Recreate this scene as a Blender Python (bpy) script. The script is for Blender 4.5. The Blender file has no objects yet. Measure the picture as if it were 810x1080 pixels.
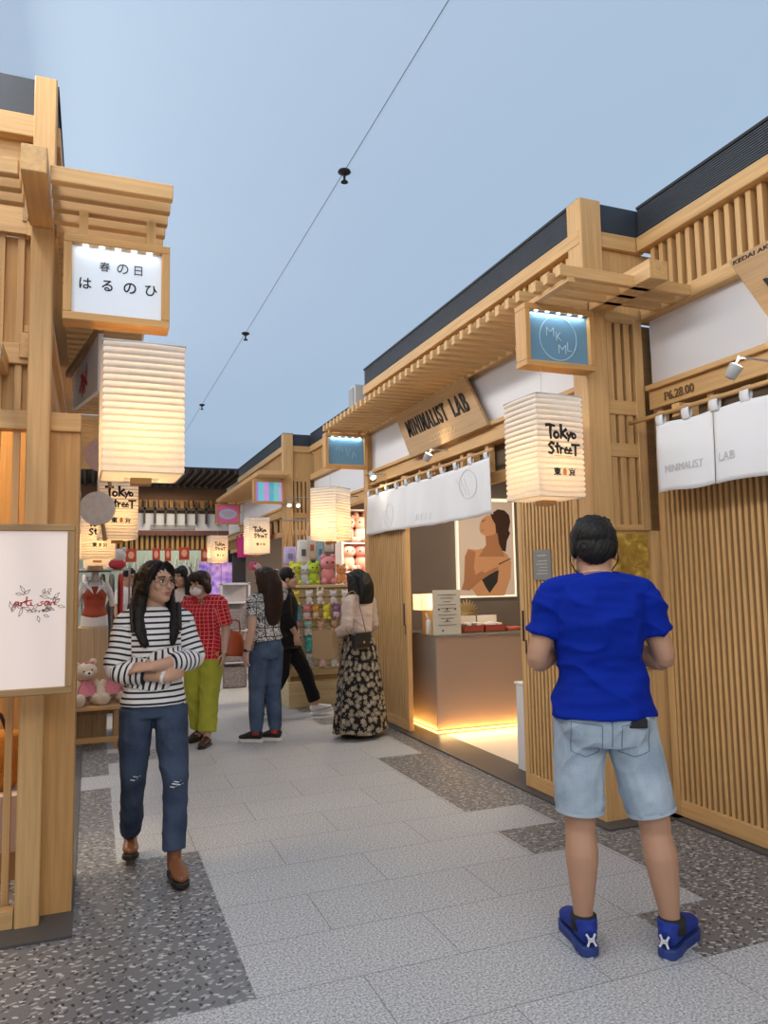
import bpy, bmesh, math, random
from mathutils import Vector, Matrix, Euler, noise
random.seed(7)
SC = bpy.context.scene
COL = SC.collection
PI = math.pi
rad = math.radians
# ------------------------------------------------------------------ camera
cam_d = bpy.data.cameras.new('camera'); cam = bpy.data.objects.new('camera', cam_d); COL.objects.link(cam)
yaw, pit, rol = math.radians(21.318), math.radians(5.184), math.radians(-1.054)
fw = Vector((math.sin(yaw)*math.cos(pit), math.cos(yaw)*math.cos(pit), math.sin(pit)))
rt = Vector((math.cos(yaw), -math.sin(yaw), 0)); up = rt.cross(fw)
r2 = rt*math.cos(rol)+up*math.sin(rol); u2 = up*math.cos(rol)-rt*math.sin(rol)
mw = Matrix((( r2.x, u2.x, -fw.x, 0), (r2.y, u2.y, -fw.y, 0), (r2.z, u2.z, -fw.z, 1.5), (0, 0, 0, 1)))
cam.matrix_world = mw
cam_d.sensor_fit = 'AUTO'; cam_d.sensor_width = 36.0; cam_d.lens = 790/1080*36
cam_d.clip_start = 0.05; cam_d.clip_end = 200
SC.camera = cam
# ------------------------------------------------------------------ world, exposure, lights
SC.view_settings.view_transform = 'Standard'; SC.view_settings.look = 'None'
SC.view_settings.gamma = 1.0; SC.view_settings.use_curve_mapping = False
SC.view_settings.exposure = 0.0
SC.cycles.use_denoising = True
SC.cycles.max_bounces = 8; SC.cycles.sample_clamp_indirect = 4.0
wd = bpy.data.worlds.new('world'); SC.world = wd; wd.use_nodes = True
wd.node_tree.nodes['Background'].inputs[0].default_value = (0.97, 0.97, 1.0, 1)
wd.node_tree.nodes['Background'].inputs[1].default_value = 0.62
CEIL_COL = (0.385, 0.515, 0.685); CEIL_STR = 0.93
def light(name, typ, loc, energy, col, parent=None, **kw):
    d = bpy.data.lights.new(name, typ); d.energy = energy; d.color = col
    for k, v in kw.items(): setattr(d, k, v)
    o = bpy.data.objects.new(name, d); COL.objects.link(o); o.location = loc
    if parent is not None:
        o.parent = parent; o.location = Vector(loc)-parent.location
    return o
def area(name, loc, target, energy, col, sx, sy):
    o = light(name, 'AREA', loc, energy, col, shape='RECTANGLE', size=sx, size_y=sy)
    o.rotation_euler = (Vector(target)-Vector(loc)).to_track_quat('-Z', 'Y').to_euler()
    return o
WARM = (1.0, 0.86, 0.68)
area('rear_fill_light', (0.6, -3.2, 4.9), (1.9, 5.0, 0.9), 190, (1.0, 0.93, 0.84), 5.0, 2.5)  # added unseen fill behind the camera, warms the bluish ceiling light
fl_ = light('facade_fill_light', 'AREA', (-.85, 6.5, 4.6), 280, (1.0, 0.955, 0.90), shape='RECTANGLE', size=0.4, size_y=13.0); fl_.rotation_euler = (0, rad(-58), 0)  # added fill hidden above the left roof to brighten the right shopfronts
# ------------------------------------------------------------------ materials
MATS = {}
def nodes(name):
    m = bpy.data.materials.new(name); m.use_nodes = True
    nt = m.node_tree; b = nt.nodes['Principled BSDF']
    return m, nt, b
def mat(name, col, rough=0.6, metal=0.0, bump=0.0, bscale=60, var=0.0, spec=0.4, sheen=0.0, trans=0.0, emit=None, es=1.0):
    if name in MATS: return MATS[name]
    m, nt, b = nodes(name)
    b.inputs['Base Color'].default_value = (*col, 1); b.inputs['Roughness'].default_value = rough
    b.inputs['Metallic'].default_value = metal; b.inputs['Specular IOR Level'].default_value = spec
    if sheen: b.inputs['Sheen Weight'].default_value = sheen
    if trans: b.inputs['Transmission Weight'].default_value = trans
    if emit: b.inputs['Emission Color'].default_value = (*emit, 1); b.inputs['Emission Strength'].default_value = es
    if var or bump:
        tc = nt.nodes.new('ShaderNodeTexCoord'); nz = nt.nodes.new('ShaderNodeTexNoise')
        nz.inputs['Scale'].default_value = bscale; nz.inputs['Detail'].default_value = 5
        nt.links.new(tc.outputs['Object'], nz.inputs['Vector'])
        if var:
            mx = nt.nodes.new('ShaderNodeMix'); mx.data_type = 'RGBA'
            mx.inputs[6].default_value = (*[c*(1-var) for c in col], 1); mx.inputs[7].default_value = (*[min(1, c*(1+var)) for c in col], 1)
            nt.links.new(nz.outputs['Fac'], mx.inputs[0]); nt.links.new(mx.outputs[2], b.inputs['Base Color'])
        if bump:
            bp = nt.nodes.new('ShaderNodeBump'); bp.inputs['Strength'].default_value = bump; bp.inputs['Distance'].default_value = 0.01
            nt.links.new(nz.outputs['Fac'], bp.inputs['Height']); nt.links.new(bp.outputs[0], b.inputs['Normal'])
    MATS[name] = m; return m
def wood(name, col, axis, rough=0.5):
    m, nt, b = nodes(name)
    tc = nt.nodes.new('ShaderNodeTexCoord'); mp = nt.nodes.new('ShaderNodeMapping')
    s = [22.0, 22.0, 22.0]; s[axis] = 0.9; mp.inputs['Scale'].default_value = s
    nz = nt.nodes.new('ShaderNodeTexNoise'); nz.inputs['Scale'].default_value = 2.2; nz.inputs['Detail'].default_value = 6; nz.inputs['Roughness'].default_value = .6
    rp = nt.nodes.new('ShaderNodeValToRGB')
    rp.color_ramp.elements[0].position = .3; rp.color_ramp.elements[0].color = (*[c*.80 for c in col], 1)
    rp.color_ramp.elements[1].position = .7; rp.color_ramp.elements[1].color = (*[min(1, c*1.10) for c in col], 1)
    L = nt.links.new
    L(tc.outputs['Object'], mp.inputs['Vector']); L(mp.outputs[0], nz.inputs['Vector']); L(nz.outputs['Fac'], rp.inputs[0]); L(rp.outputs[0], b.inputs['Base Color'])
    b.inputs['Roughness'].default_value = rough; b.inputs['Specular IOR Level'].default_value = .35
    return m
WOODC = (0.63, 0.385, 0.165)
WOOD = [wood('wood_grain_%s' % a, WOODC, i) for i, a in enumerate('xyz')]
DARKW = [wood('oak_brown_%s' % a, (0.40, 0.245, 0.11), i) for i, a in enumerate('xyz')]
ORANGEW = [wood('honey_wood_%s' % a, (0.56, 0.31, 0.11), i) for i, a in enumerate('xyz')]
M_dark = mat('charcoal_metal', (0.035, 0.042, 0.055), .5)
M_black = mat('black', (0.012, 0.012, 0.013), .5)
M_ink = mat('ink', (0.015, 0.014, 0.014), .7)
M_white = mat('white_panel', (0.74, 0.74, 0.76), .55)
M_taupe = mat('taupe_wall', (0.17, 0.14, 0.125), .7, var=.06, bscale=3)
M_cloth = mat('noren_cotton', (0.76, 0.77, 0.79), .9, bump=.15, bscale=500)
M_pale = mat('pale_tile', (0.62, 0.58, 0.52), .35)
M_steel = mat('brushed_metal', (0.5, 0.5, 0.5), .35, metal=1)
M_kerb = mat('dark_stone', (0.075, 0.073, 0.075), .45, var=.15, bscale=30)
M_grey = mat('grey_plastic', (0.45, 0.46, 0.47), .5)
# ------------------------------------------------------------------ mesh helpers
class MB:
    def __init__(s): s.v = []; s.f = []; s.m = []
    def add(s, vs, fs, m=0):
        o = len(s.v); s.v += [tuple(p) for p in vs]
        for f in fs: s.f.append([i+o for i in f]); s.m.append(m)
        return s
    def box(s, x0, x1, y0, y1, z0, z1, m=None):
        x0, x1 = min(x0, x1), max(x0, x1); y0, y1 = min(y0, y1), max(y0, y1); z0, z1 = min(z0, z1), max(z0, z1)
        d = (x1-x0, y1-y0, z1-z0)
        if m is None: m = d.index(max(d))
        vs = [(x, y, z) for x in (x0, x1) for y in (y0, y1) for z in (z0, z1)]
        return s.add(vs, [(0, 1, 3, 2), (4, 6, 7, 5), (0, 4, 5, 1), (2, 3, 7, 6), (0, 2, 6, 4), (1, 5, 7, 3)], m)
    def prism(s, poly, d, m=0):          # poly: 3-D planar loop, d: offset vector
        n = len(poly); d = Vector(d); a = [Vector(p) for p in poly]
        vs = a+[p+d for p in a]
        fs = [list(range(n))[::-1], list(range(n, 2*n))]+[(i, (i+1) % n, n+(i+1) % n, n+i) for i in range(n)]
        return s.add(vs, fs, m)
    def tube(s, pts, rad, n=14, ref=(1, 0, 0), res=0, m=0, caps=True):
        P = [Vector(p) for p in pts]; R = [(r, r) if not isinstance(r, (tuple, list)) else r for r in (rad if isinstance(rad, (list, tuple)) and len(rad) == len(P) and not isinstance(rad, float) else [rad]*len(P))]
        if res:
            Q = []; S = []
            def cr(a, b, c, d, t): return .5*((2*b)+(c-a)*t+(2*a-5*b+4*c-d)*t*t+(3*b-a-3*c+d)*t**3)
            for i in range(len(P)-1):
                p0 = P[max(i-1, 0)]; p3 = P[min(i+2, len(P)-1)]
                for k in range(res):
                    t = k/res; Q.append(cr(p0, P[i], P[i+1], p3, t))
                    S.append(tuple(R[i][j]*(1-t)+R[i+1][j]*t for j in (0, 1)))
            Q.append(P[-1]); S.append(R[-1]); P, R = Q, S
        ref = Vector(ref); vs = []; k = len(P)
        for i, p in enumerate(P):
            t = (P[min(i+1, k-1)]-P[max(i-1, 0)]).normalized()
            a = ref-ref.dot(t)*t
            if a.length < 1e-4: a = Vector((0, 1, 0))-t.y*t
            a.normalize(); b = t.cross(a)
            for j in range(n):
                w = 2*PI*j/n; vs.append(p+a*(R[i][0]*math.cos(w))+b*(R[i][1]*math.sin(w)))
        fs = [(i*n+j, i*n+(j+1) % n, (i+1)*n+(j+1) % n, (i+1)*n+j) for i in range(k-1) for j in range(n)]
        if caps: fs += [list(range(n))[::-1], [(k-1)*n+j for j in range(n)]]
        return s.add(vs, fs, m)
    def ball(s, c, r, rot=None, n=14, k=9, m=0):
        if not isinstance(r, (tuple, list)): r = (r, r, r)
        c = Vector(c); vs = [Vector((0, 0, r[2]))]
        for i in range(1, k):
            a = PI*i/k
            for j in range(n):
                b = 2*PI*j/n; vs.append(Vector((r[0]*math.sin(a)*math.cos(b), r[1]*math.sin(a)*math.sin(b), r[2]*math.cos(a))))
        vs.append(Vector((0, 0, -r[2])))
        if rot is not None: vs = [rot @ v for v in vs]
        vs = [c+v for v in vs]; L = len(vs)-1
        fs = [(0, 1+j, 1+(j+1) % n) for j in range(n)]
        for i in range(k-2): fs += [(1+i*n+j, 1+(i+1)*n+j, 1+(i+1)*n+(j+1) % n, 1+i*n+(j+1) % n) for j in range(n)]
        fs += [(L, 1+(k-2)*n+(j+1) % n, 1+(k-2)*n+j) for j in range(n)]
        return s.add(vs, fs, m)
    def grid(s, fn, nu, nv, m=0):
        vs = [fn(i/nu, j/nv) for j in range(nv+1) for i in range(nu+1)]
        return s.add(vs, [(j*(nu+1)+i, j*(nu+1)+i+1, (j+1)*(nu+1)+i+1, (j+1)*(nu+1)+i) for j in range(nv) for i in range(nu)], m)
    def mesh(s, name, mats):
        me = bpy.data.meshes.new(name); me.from_pydata(s.v, [], s.f)
        mats = mats if isinstance(mats, (list, tuple)) else [mats]
        for q in mats: me.materials.append(q)
        me.polygons.foreach_set('material_index', [min(i, len(mats)-1) for i in s.m])
        bm = bmesh.new(); bm.from_mesh(me); bmesh.ops.recalc_face_normals(bm, faces=bm.faces); bm.to_mesh(me); bm.free()
        return me
    def build(s, name, mats, parent=None, smooth=False, bevel=0.0, solid=0.0):
        me = s.mesh(name, mats)
        if smooth: me.polygons.foreach_set('use_smooth', [True]*len(me.polygons))
        o = bpy.data.objects.new(name, me); COL.objects.link(o)
        if solid:
            q = o.modifiers.new('thick', 'SOLIDIFY'); q.thickness = solid; q.offset = 0
        if bevel:
            q = o.modifiers.new('edge', 'BEVEL'); q.width = bevel; q.segments = 1; q.limit_method = 'ANGLE'
        if parent is not None:
            o.parent = parent; o.location = -parent.location
        return o
def tag(o, label=None, cat=None, group=None, kind=None):
    if label: o['label'] = label
    if cat: o['category'] = cat
    if group: o['group'] = group
    if kind: o['kind'] = kind
    return o
def thing(name, label, cat, loc=(0, 0, 0), group=None, rz=0):
    o = bpy.data.objects.new(name, None); COL.objects.link(o); o.location = loc; o.rotation_euler = (0, 0, rz); o.empty_display_size = .1
    return tag(o, label, cat, group)
def sroot(name, loc):
    o = bpy.data.objects.new(name, None); COL.objects.link(o); o.location = loc; o['kind'] = 'structure'; return o
def struct(mb, name, mats, parent=None, **kw):
    o = mb.build(name, mats, parent, **kw)
    if parent is None: o['kind'] = 'structure'
    return o
def copies(src, root, offs):
    for d in offs:
        c = src.copy(); COL.objects.link(c); c.parent = root; c.location = Vector(src.location)+Vector(d)
_fonts = {}
def text_mesh(s, depth=0.002, bold=0.0, spacing=1.0):
    cu = bpy.data.curves.new('t', 'FONT'); cu.body = s; cu.extrude = depth; cu.offset = bold; cu.space_character = spacing; cu.size = 1
    o = bpy.data.objects.new('t', cu); COL.objects.link(o)
    dg = bpy.context.evaluated_depsgraph_get(); me = bpy.data.meshes.new_from_object(o.evaluated_get(dg))
    bpy.data.objects.remove(o); bpy.data.curves.remove(cu)
    return me
def lettering(mb, s, org, xdir, ydir, w=None, h=None, m=0, depth=.003, bold=0.0, spacing=1.0, shear=0.0):
    """adds text to mb: lower-left corner of its box at org, fitted to width w and/or height h (metres)"""
    me = text_mesh(s, 1.0, bold, spacing); vs = [v.co.copy() for v in me.vertices]
    if not vs: return
    x0 = min(v.x for v in vs); x1 = max(v.x for v in vs); y0 = min(v.y for v in vs); y1 = max(v.y for v in vs)
    sx = w/(x1-x0) if w else h/(y1-y0); sy = h/(y1-y0) if h else sx
    X = Vector(xdir).normalized(); Yv = Vector(ydir).normalized(); N = X.cross(Yv)
    mb.add([Vector(org)+X*((v.x-x0)*sx+shear*(v.y-y0)*sy)+Yv*((v.y-y0)*sy)+N*(v.z*depth) for v in vs], [list(p.vertices) for p in me.polygons], m)
    bpy.data.meshes.remove(me)
def strokes(mb, lines, org, xdir, ydir, sc, w, m=0, depth=.003, taper=.25, scy=None):
    """brush strokes: polylines in unit coords -> flat ribbons of real thickness"""
    X = Vector(xdir).normalized(); Yv = Vector(ydir).normalized(); N = X.cross(Yv); org = Vector(org); scy = scy or sc
    for ln in lines:
        P = [Vector((a*sc, b*scy)) for a, b in ln]; k = len(P); A = []; B = []
        for i, p in enumerate(P):
            t = (P[min(i+1, k-1)]-P[max(i-1, 0)]); t = t.normalized() if t.length > 1e-9 else Vector((1, 0)); nn = Vector((-t.y, t.x))
            ww = w*(1-taper*(i/(k-1))) if k > 1 else w
            e = t*(ww*.25)*(-1 if i == 0 else (1 if i == k-1 else 0))
            A.append(p+nn*ww*.5+e); B.append(p-nn*ww*.5+e)
        to3 = lambda q, z: org+X*q.x+Yv*q.y+N*z
        vs = [to3(q, z) for z in (0, depth) for q in A+B]
        n = 2*k; fs = []
        for i in range(k-1):
            fs += [(i, i+1, k+i+1, k+i), (n+i, n+k+i, n+k+i+1, n+i+1), (i, n+i, n+i+1, i+1), (k+i, k+i+1, n+k+i+1, n+k+i)]
        fs += [(0, k, n+k, n), (k-1, n+k-1, n+2*k-1, 2*k-1)]
        mb.add(vs, fs, m)
def circ(cx, cy, rx, ry=None, a0=0, a1=360, n=18):
    ry = ry or rx
    return [(cx+rx*math.cos(math.radians(a0+(a1-a0)*i/n)), cy+ry*math.sin(math.radians(a0+(a1-a0)*i/n))) for i in range(n+1)]
# ------------------------------------------------------------------ floor and ceiling
def terrazzo():
    m, nt, b = nodes('terrazzo'); L = nt.links.new; N = nt.nodes.new
    tc = N('ShaderNodeTexCoord'); col = None
    base = N('ShaderNodeTexNoise'); base.inputs['Scale'].default_value = 180; L(tc.outputs['Object'], base.inputs['Vector'])
    r0 = N('ShaderNodeValToRGB'); r0.color_ramp.elements[0].color = (.135, .137, .142, 1); r0.color_ramp.elements[1].color = (.20, .202, .208, 1)
    r0.color_ramp.elements[0].position = .35; r0.color_ramp.elements[1].position = .7
    L(base.outputs['Fac'], r0.inputs[0]); col = r0.outputs[0]
    for rot, off, c, th in ((.5, 0, (.50, .50, .49), .14), (1.3, 7, (.045, .045, .05), .14), (-.4, 13, (.34, .345, .35), .15), (2.2, 21, (.07, .07, .075), .13), (2.9, 33, (.40, .40, .40), .10)):
        m0 = N('ShaderNodeMapping'); m0.inputs['Rotation'].default_value = (0, 0, rot); m0.inputs['Location'].default_value = (off, off*.7, 0)
        mp = N('ShaderNodeMapping'); mp.inputs['Scale'].default_value = (1, 2.1, 1); L(m0.outputs[0], mp.inputs['Vector'])
        vo = N('ShaderNodeTexVoronoi'); vo.voronoi_dimensions = '2D'; vo.inputs['Scale'].default_value = 11
        L(tc.outputs['Object'], m0.inputs['Vector']); L(mp.outputs[0], vo.inputs['Vector'])
        lt = N('ShaderNodeMath'); lt.operation = 'LESS_THAN'; lt.inputs[1].default_value = th; L(vo.outputs['Distance'], lt.inputs[0])
        mx = N('ShaderNodeMix'); mx.data_type = 'RGBA'; L(lt.outputs[0], mx.inputs[0]); L(col, mx.inputs[6]); mx.inputs[7].default_value = (*c, 1); col = mx.outputs[2]
    L(col, b.inputs['Base Color']); b.inputs['Roughness'].default_value = .42
    return m
def granite():
    m, nt, b = nodes('granite_tile'); L = nt.links.new; N = nt.nodes.new
    tc = N('ShaderNodeTexCoord'); mp = N('ShaderNodeMapping'); mp.inputs['Location'].default_value = (-.15+.84, -2.03+.4055*12, 0)
    L(tc.outputs['Object'], mp.inputs['Vector'])
    nz = N('ShaderNodeTexNoise'); nz.inputs['Scale'].default_value = 105; nz.inputs['Detail'].default_value = 3; L(tc.outputs['Object'], nz.inputs['Vector'])
    rp = N('ShaderNodeValToRGB'); rp.color_ramp.elements[0].position = .33; rp.color_ramp.elements[0].color = (.20, .206, .215, 1); rp.color_ramp.elements[1].position = .66; rp.color_ramp.elements[1].color = (.64, .655, .675, 1)
    L(nz.outputs['Fac'], rp.inputs[0])
    br = N('ShaderNodeTexBrick'); br.offset = .5; br.inputs['Scale'].default_value = 1; br.inputs['Brick Width'].default_value = .84; br.inputs['Row Height'].default_value = .4055
    br.inputs['Mortar Size'].default_value = .0022; br.inputs['Mortar Smooth'].default_value = .0; br.inputs['Bias'].default_value = 0
    br.inputs['Color1'].default_value = (.97, .97, .97, 1); br.inputs['Color2'].default_value = (1.03, 1.03, 1.03, 1); br.inputs['Mortar'].default_value = (.42, .42, .43, 1)
    L(mp.outputs[0], br.inputs['Vector'])
    mx = N('ShaderNodeMix'); mx.data_type = 'RGBA'; mx.blend_type = 'MULTIPLY'; mx.inputs[0].default_value = 1
    L(rp.outputs[0], mx.inputs[6]); L(br.outputs['Color'], mx.inputs[7]); L(mx.outputs[2], b.inputs['Base Color'])
    b.inputs['Roughness'].default_value = .5
    return m
M_ter, M_gra = terrazzo(), granite()
fl = MB()
RH = .4055
def row(k): return 2.03+RH*k
XL, XR = -3.0, 7.5
lims = {-2: (.15, 2.69), -1: (.58, 2.27), 0: (.15, 2.69), 1: (.15, 2.27), 2: (.58, 2.67), 3: (.58, 2.69), 4: (.58, 2.27), 5: (.58, 2.69), 6: (.15, 2.27), 7: (.15, 2.27), 8: (.15, 2.27), 9: (.15, 2.27), 10: (-.2, 2.69),
        11: (.15, 2.69), 12: (.58, 2.27), 13: (.15, 2.69), 14: (.15, 2.27), 15: (.58, 2.69)}
for k in range(-14, 56):
    a, b_ = lims.get(k, (.15 if k % 3 else .58, 2.69 if (k//2) % 2 else 2.27))
    y0, y1 = row(k), row(k+1)
    for x0, x1, m in ((XL, a, 0), (a, b_, 1), (b_, XR, 0)):
        fl.add([(x0, y0, 0), (x1, y0, 0), (x1, y1, 0), (x0, y1, 0)], [(0, 1, 2, 3)], m)
struct(fl, 'floor', [M_ter, M_gra])
m, nt, b = nodes('luminous_ceiling'); b.inputs['Base Color'].default_value = (.16, .19, .22, 1); b.inputs['Roughness'].default_value = .9; b.inputs['Specular IOR Level'].default_value = 0
b.inputs['Emission Color'].default_value = (*CEIL_COL, 1); b.inputs['Emission Strength'].default_value = CEIL_STR
M_ceil = m
struct(MB().box(-5.5, 9.5, -3.6, 25.5, 5.2, 5.3, m=0), 'ceiling', M_ceil)
M_seam = mat('ceiling_seam_line', (.22, .25, .29), .8)
struct(MB().box(2.072, 2.078, -3, 24, 5.196, 5.202, m=0), 'trim_1', M_seam)
for i, y in enumerate((6.15, 10.85, 15.6)):
    sp = thing('sprinkler_head', ('black ceiling sprinkler head nearest the viewer, highest of three in the photo', 'black ceiling sprinkler head midway along the ceiling seam', 'small black sprinkler head farthest along the ceiling seam')[i], 'sprinkler', (2.075, y, 5.2), 'ceiling sprinklers')
    MB().tube([(2.075, y, 5.2), (2.075, y, 5.185), (2.075, y, 5.165)], [.055, .06, .03], n=16).build('rosette', M_black, sp)
    q = MB(); q.tube([(2.075, y, 5.165), (2.075, y, 5.10)], .012, n=8); q.tube([(2.075, y, 5.10), (2.075, y, 5.09)], [.03, .034], n=12); q.build('nozzle', M_black, sp)
# kerbs
kb = MB(); kb.box(2.86, 3.2, 3.86, 8.1, -.01, .012, m=0); kb.box(3.36, 3.5, -1.0, 3.86, -.01, .012, m=0); kb.box(2.86, 3.5, 3.78, 3.86, -.01, .012, m=0); kb.box(3.3, 3.5, 8.1, 12.1, -.01, .012, m=0); kb.box(2.86, 3.2, 12.0, 16.2, -.01, .012, m=0)
struct(kb, 'trim_2', M_kerb)
kl = MB(); kl.box(-.62, -.055, 3.62, 3.92, -.01, .012, m=0); kl.box(-.3, -.055, 3.92, 7.4, -.01, .012, m=0); struct(kl, 'trim_3', M_kerb)
# ------------------------------------------------------------------ shop fronts
M_louv = mat('louvre_metal', (.075, .085, .10), .45)
def bay(name, label, side, xf, y0, y1, opening, inner=6.2, slats=True, wall=True, transom=True):
    X = lambda d: xf+side*d
    r = thing(name, label, 'shopfront', (xf, (y0+y1)/2, 0), 'timber shopfronts along the street')
    p = MB(); p.box(X(.02), X(.12), y0, y1, 3.76, 3.965, m=0)
    for i in range(13): z = 3.772+i*.0148; p.box(X(.0), X(.03), y0, y1, z, z+.007, m=0)
    p.build('parapet_louvre', M_louv, r)
    MB().box(X(-.01), X(.16), y0, y1, 3.96, 3.978, m=0).build('parapet_cap', M_black, r)
    MB().box(X(-.02), X(.14), y0, y1, 3.665, 3.765).build('fascia_beam', WOOD, r, bevel=.004)
    p = MB(); p.box(X(.11), X(.14), y0, y1, 3.26, 3.67, m=1); p.build('upper_backing', DARKW, r)
    if slats:
        p = MB(); n = int((y1-y0)/.078)
        for i in range(n):
            y = y0+.03+i*(y1-y0-.06)/n; p.box(X(.03), X(.075), y, y+.034, 3.28, 3.665)
        p.build('upper_slats', WOOD, r)
    MB().box(X(-.015), X(.12), y0, y1, 3.19, 3.285).build('wall_beam', WOOD, r, bevel=.003)
    MB().box(X(.055), X(.09), y0, y1, 2.74, 3.19, m=0).build('white_panel', M_white, r)
    MB().box(X(-.01), X(.12), y0, y1, 2.71, 2.745).build('panel_rail', WOOD, r, bevel=.003)
    MB().box(X(.02), X(.14), y0, y1, 2.585, 2.71).build('lintel_beam', WOOD, r, bevel=.004)
    p = MB()
    n = max(2, int((y1-y0)/.42))
    for i in range(n+1):
        y = y0+.04+i*(y1-y0-.12)/n; p.box(X(.05), X(.11), y, y+.05, 2.36, 2.585)
    if transom: p.box(X(.09), X(.13), y0, y1, 2.27, 2.36); p.build('transom', WOOD, r)
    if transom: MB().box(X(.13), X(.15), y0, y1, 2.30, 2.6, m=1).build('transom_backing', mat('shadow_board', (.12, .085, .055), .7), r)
    if wall:
        p = MB(); p.box(X(inner-xf if side > 0 else 2.4), X((inner-xf if side > 0 else 2.4)+.05), y0, y1, 0, 3.6, m=0)
        p.box(X(.15), X(inner-xf if side > 0 else 2.4), y1-.04, y1, 0, 3.6, m=0)
        p.build('inner_wall', M_taupe, r)
        MB().box(X(.13), X(inner-xf if side > 0 else 2.45), y0+.2, y1, 3.0, 3.06, m=0).build('shop_ceiling', mat('shop_ceiling', (.45, .4, .34), .8), r)
    return r
def post(r, x0, x1, y0, y1, z1=3.99, name='post', mats=None, z0=0):
    return MB().box(x0, x1, y0, y1, z0, z1, m=2).build(name, mats or WOOD, r, bevel=.005)
bayA = bay('shopfront', 'projecting timber shopfront of the jewellery shop with tilted name board and open doorway', 1, 2.95, 3.92, 8.12, True)
post(bayA, 2.935, 3.10, 3.9, 4.05, 3.976); post(bayA, 2.95, 3.09, 8.06, 8.2, 3.6)
bayB = bay('shopfront', 'set back timber shopfront at the right edge with slatted doors behind a long plain noren', 1, 3.4, -0.6, 3.9, False)
bayC = bay('shopfront', 'set back timber shopfront of the plush toy shop beyond the skirted woman', 1, 3.4, 8.2, 12.05, True, inner=6.2, transom=False)
bayD = bay('shopfront', 'far projecting timber shopfront hung with a bright pink noren', 1, 2.95, 12.1, 16.25, True)
post(bayD, 2.935, 3.10, 12.08, 12.22, 3.965)
bayE = bay('shopfront', 'farthest timber shopfront on the right before the end hall', 1, 3.3, 16.45, 19.9, True)
post(bayE, 3.2, 3.3, 16.46, 16.58, 3.0)
# return walls facing the viewer (right side)
def ret_wall(r, y, xa, xb, gold):
    MB().box(xa-.01, xb+.1, y, y+.06, 3.765, 3.97, m=0).build('parapet_return', M_dark, r)
    MB().box(xa-.01, xb+.05, y-.02, y+.08, 3.665, 3.77).build('return_beam', WOOD, r, bevel=.003)
    MB().box(xa, xb+.16, y+.02, y+.06, 3.2, 3.67, m=2).build('return_board', WOOD, r)
    p = MB()
    for z0, z1 in ((2.55, 2.645), (2.27, 2.36), (1.79, 1.83), (3.17, 3.24)): p.box(xa, xb, y, y+.09, z0, z1)
    p.box(xb-.06, xb+.01, y-.005, y+.09, 1.79, 3.2); p.build('lattice_rail', WOOD, r, bevel=.003)
    p = MB()
    for i in range(3):
        x = xa+.03+i*(xb-xa-.09)/3; p.box(x, x+.045, y+.01, y+.07, 1.83, 3.2)
    p.build('lattice_bars', WOOD, r)
    p = MB(); p.box(xa, xb+.16, y+.09, y+.12, 1.8, 3.2, m=0); p.build('lattice_backing', DARKW, r)
    p = MB()
    for i in range(2):
        x = xa+.086+i*(xb-xa-.09)/3; p.box(x, x+.016, y+.07, y+.09, 1.86, 2.16, m=0)
    p.build('glow_strip', mat('lit_gap', (.9, .9, .9), .5, emit=(1, .96, .9), es=.7), r)  # glowing strips stand in for light showing through lattice gaps
    MB().box(xa, xb+.16, y+.02, y+.09, 0, 1.79, m=2).build('return_panel', WOOD, r)
ret_wall(bayA, 3.93, 3.1, 3.4, True)
ret_wall(bayD, 12.13, 3.1, 3.4, False)
# raised side boards behind the street post
MB().box(3.0, 3.03, 4.06, 4.3, 0, 2.27, m=2).build('side_board', ORANGEW, bayA)
# left side
bayL = bay('shopfront', 'near left timber shopfront behind the illuminated white sign', -1, -.2, 3.86, 8.1, True, wall=False, transom=False)
post(bayL, -.295, -.195, 3.78, 3.88, 3.965)
p = MB(); p.box(-.20, -.065, 3.882, 3.91, 0.012, 2.24, m=2); p.box(-.095, -.065, 3.91, 4.35, .012, 2.24, m=2); p.build('side_board', ORANGEW, bayL)
p = MB(); p.box(-.9, -.06, 3.86, 3.95, 2.24, 2.33); p.box(-.9, -.3, 3.88, 3.95, 2.56, 2.66); p.build('cross_rail', WOOD, bayL, bevel=.003)
MB().box(-3, -.285, 3.82, 3.9, 3.765, 3.965, m=0).build('parapet_return', M_dark, bayL)
MB().box(-3, -.285, 3.80, 3.9, 3.66, 3.77).build('return_beam', WOOD, bayL, bevel=.003)
MB().box(-3, -.285, 3.87, 3.92, 3.2, 3.67, m=0).build('return_board', WOOD, bayL)
p = MB()
for x in (-.52, -.445, -.36): p.box(x, x+.03, 3.9, 3.95, 0, 3.2)
p.build('lattice_bars', WOOD, bayL)
MB().box(-2.4, -.3, 4.9, 4.95, 0, 3.3, m=2).build('inner_board', ORANGEW, bayL)
MB().box(-1.4, -.20, 3.925, 3.945, 2.34, 3.2, m=2).build('upper_board', ORANGEW, bayL)
MB().box(-2.4, -.30, 3.79, 3.86, 0.012, .085).build('plinth', WOOD, bayL)
MB().box(-2.6, -2.5, 2.6, 8.1, 0, 3.6, m=2).build('side_wall', ORANGEW, bayL)
MB().box(-.62, -.55, 3.8, 3.87, .012, 3.2, m=2).build('post', WOOD, bayL)
bayM = bay('shopfront', 'left timber shopfront beyond the bear bench hung with paper lanterns', -1, -.55, 8.1, 12.1, True, wall=False)
bayN = bay('shopfront', 'farthest left timber shopfront beside the end hall', -1, -.3, 12.1, 19.9, True, wall=False)
post(bayN, -.4, -.28, 12.08, 12.2, 3.6)
post(bayM, -.65, -.56, 8.14, 8.24, 3.6); post(bayM, -.65, -.56, 11.95, 12.05, 3.6)
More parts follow.
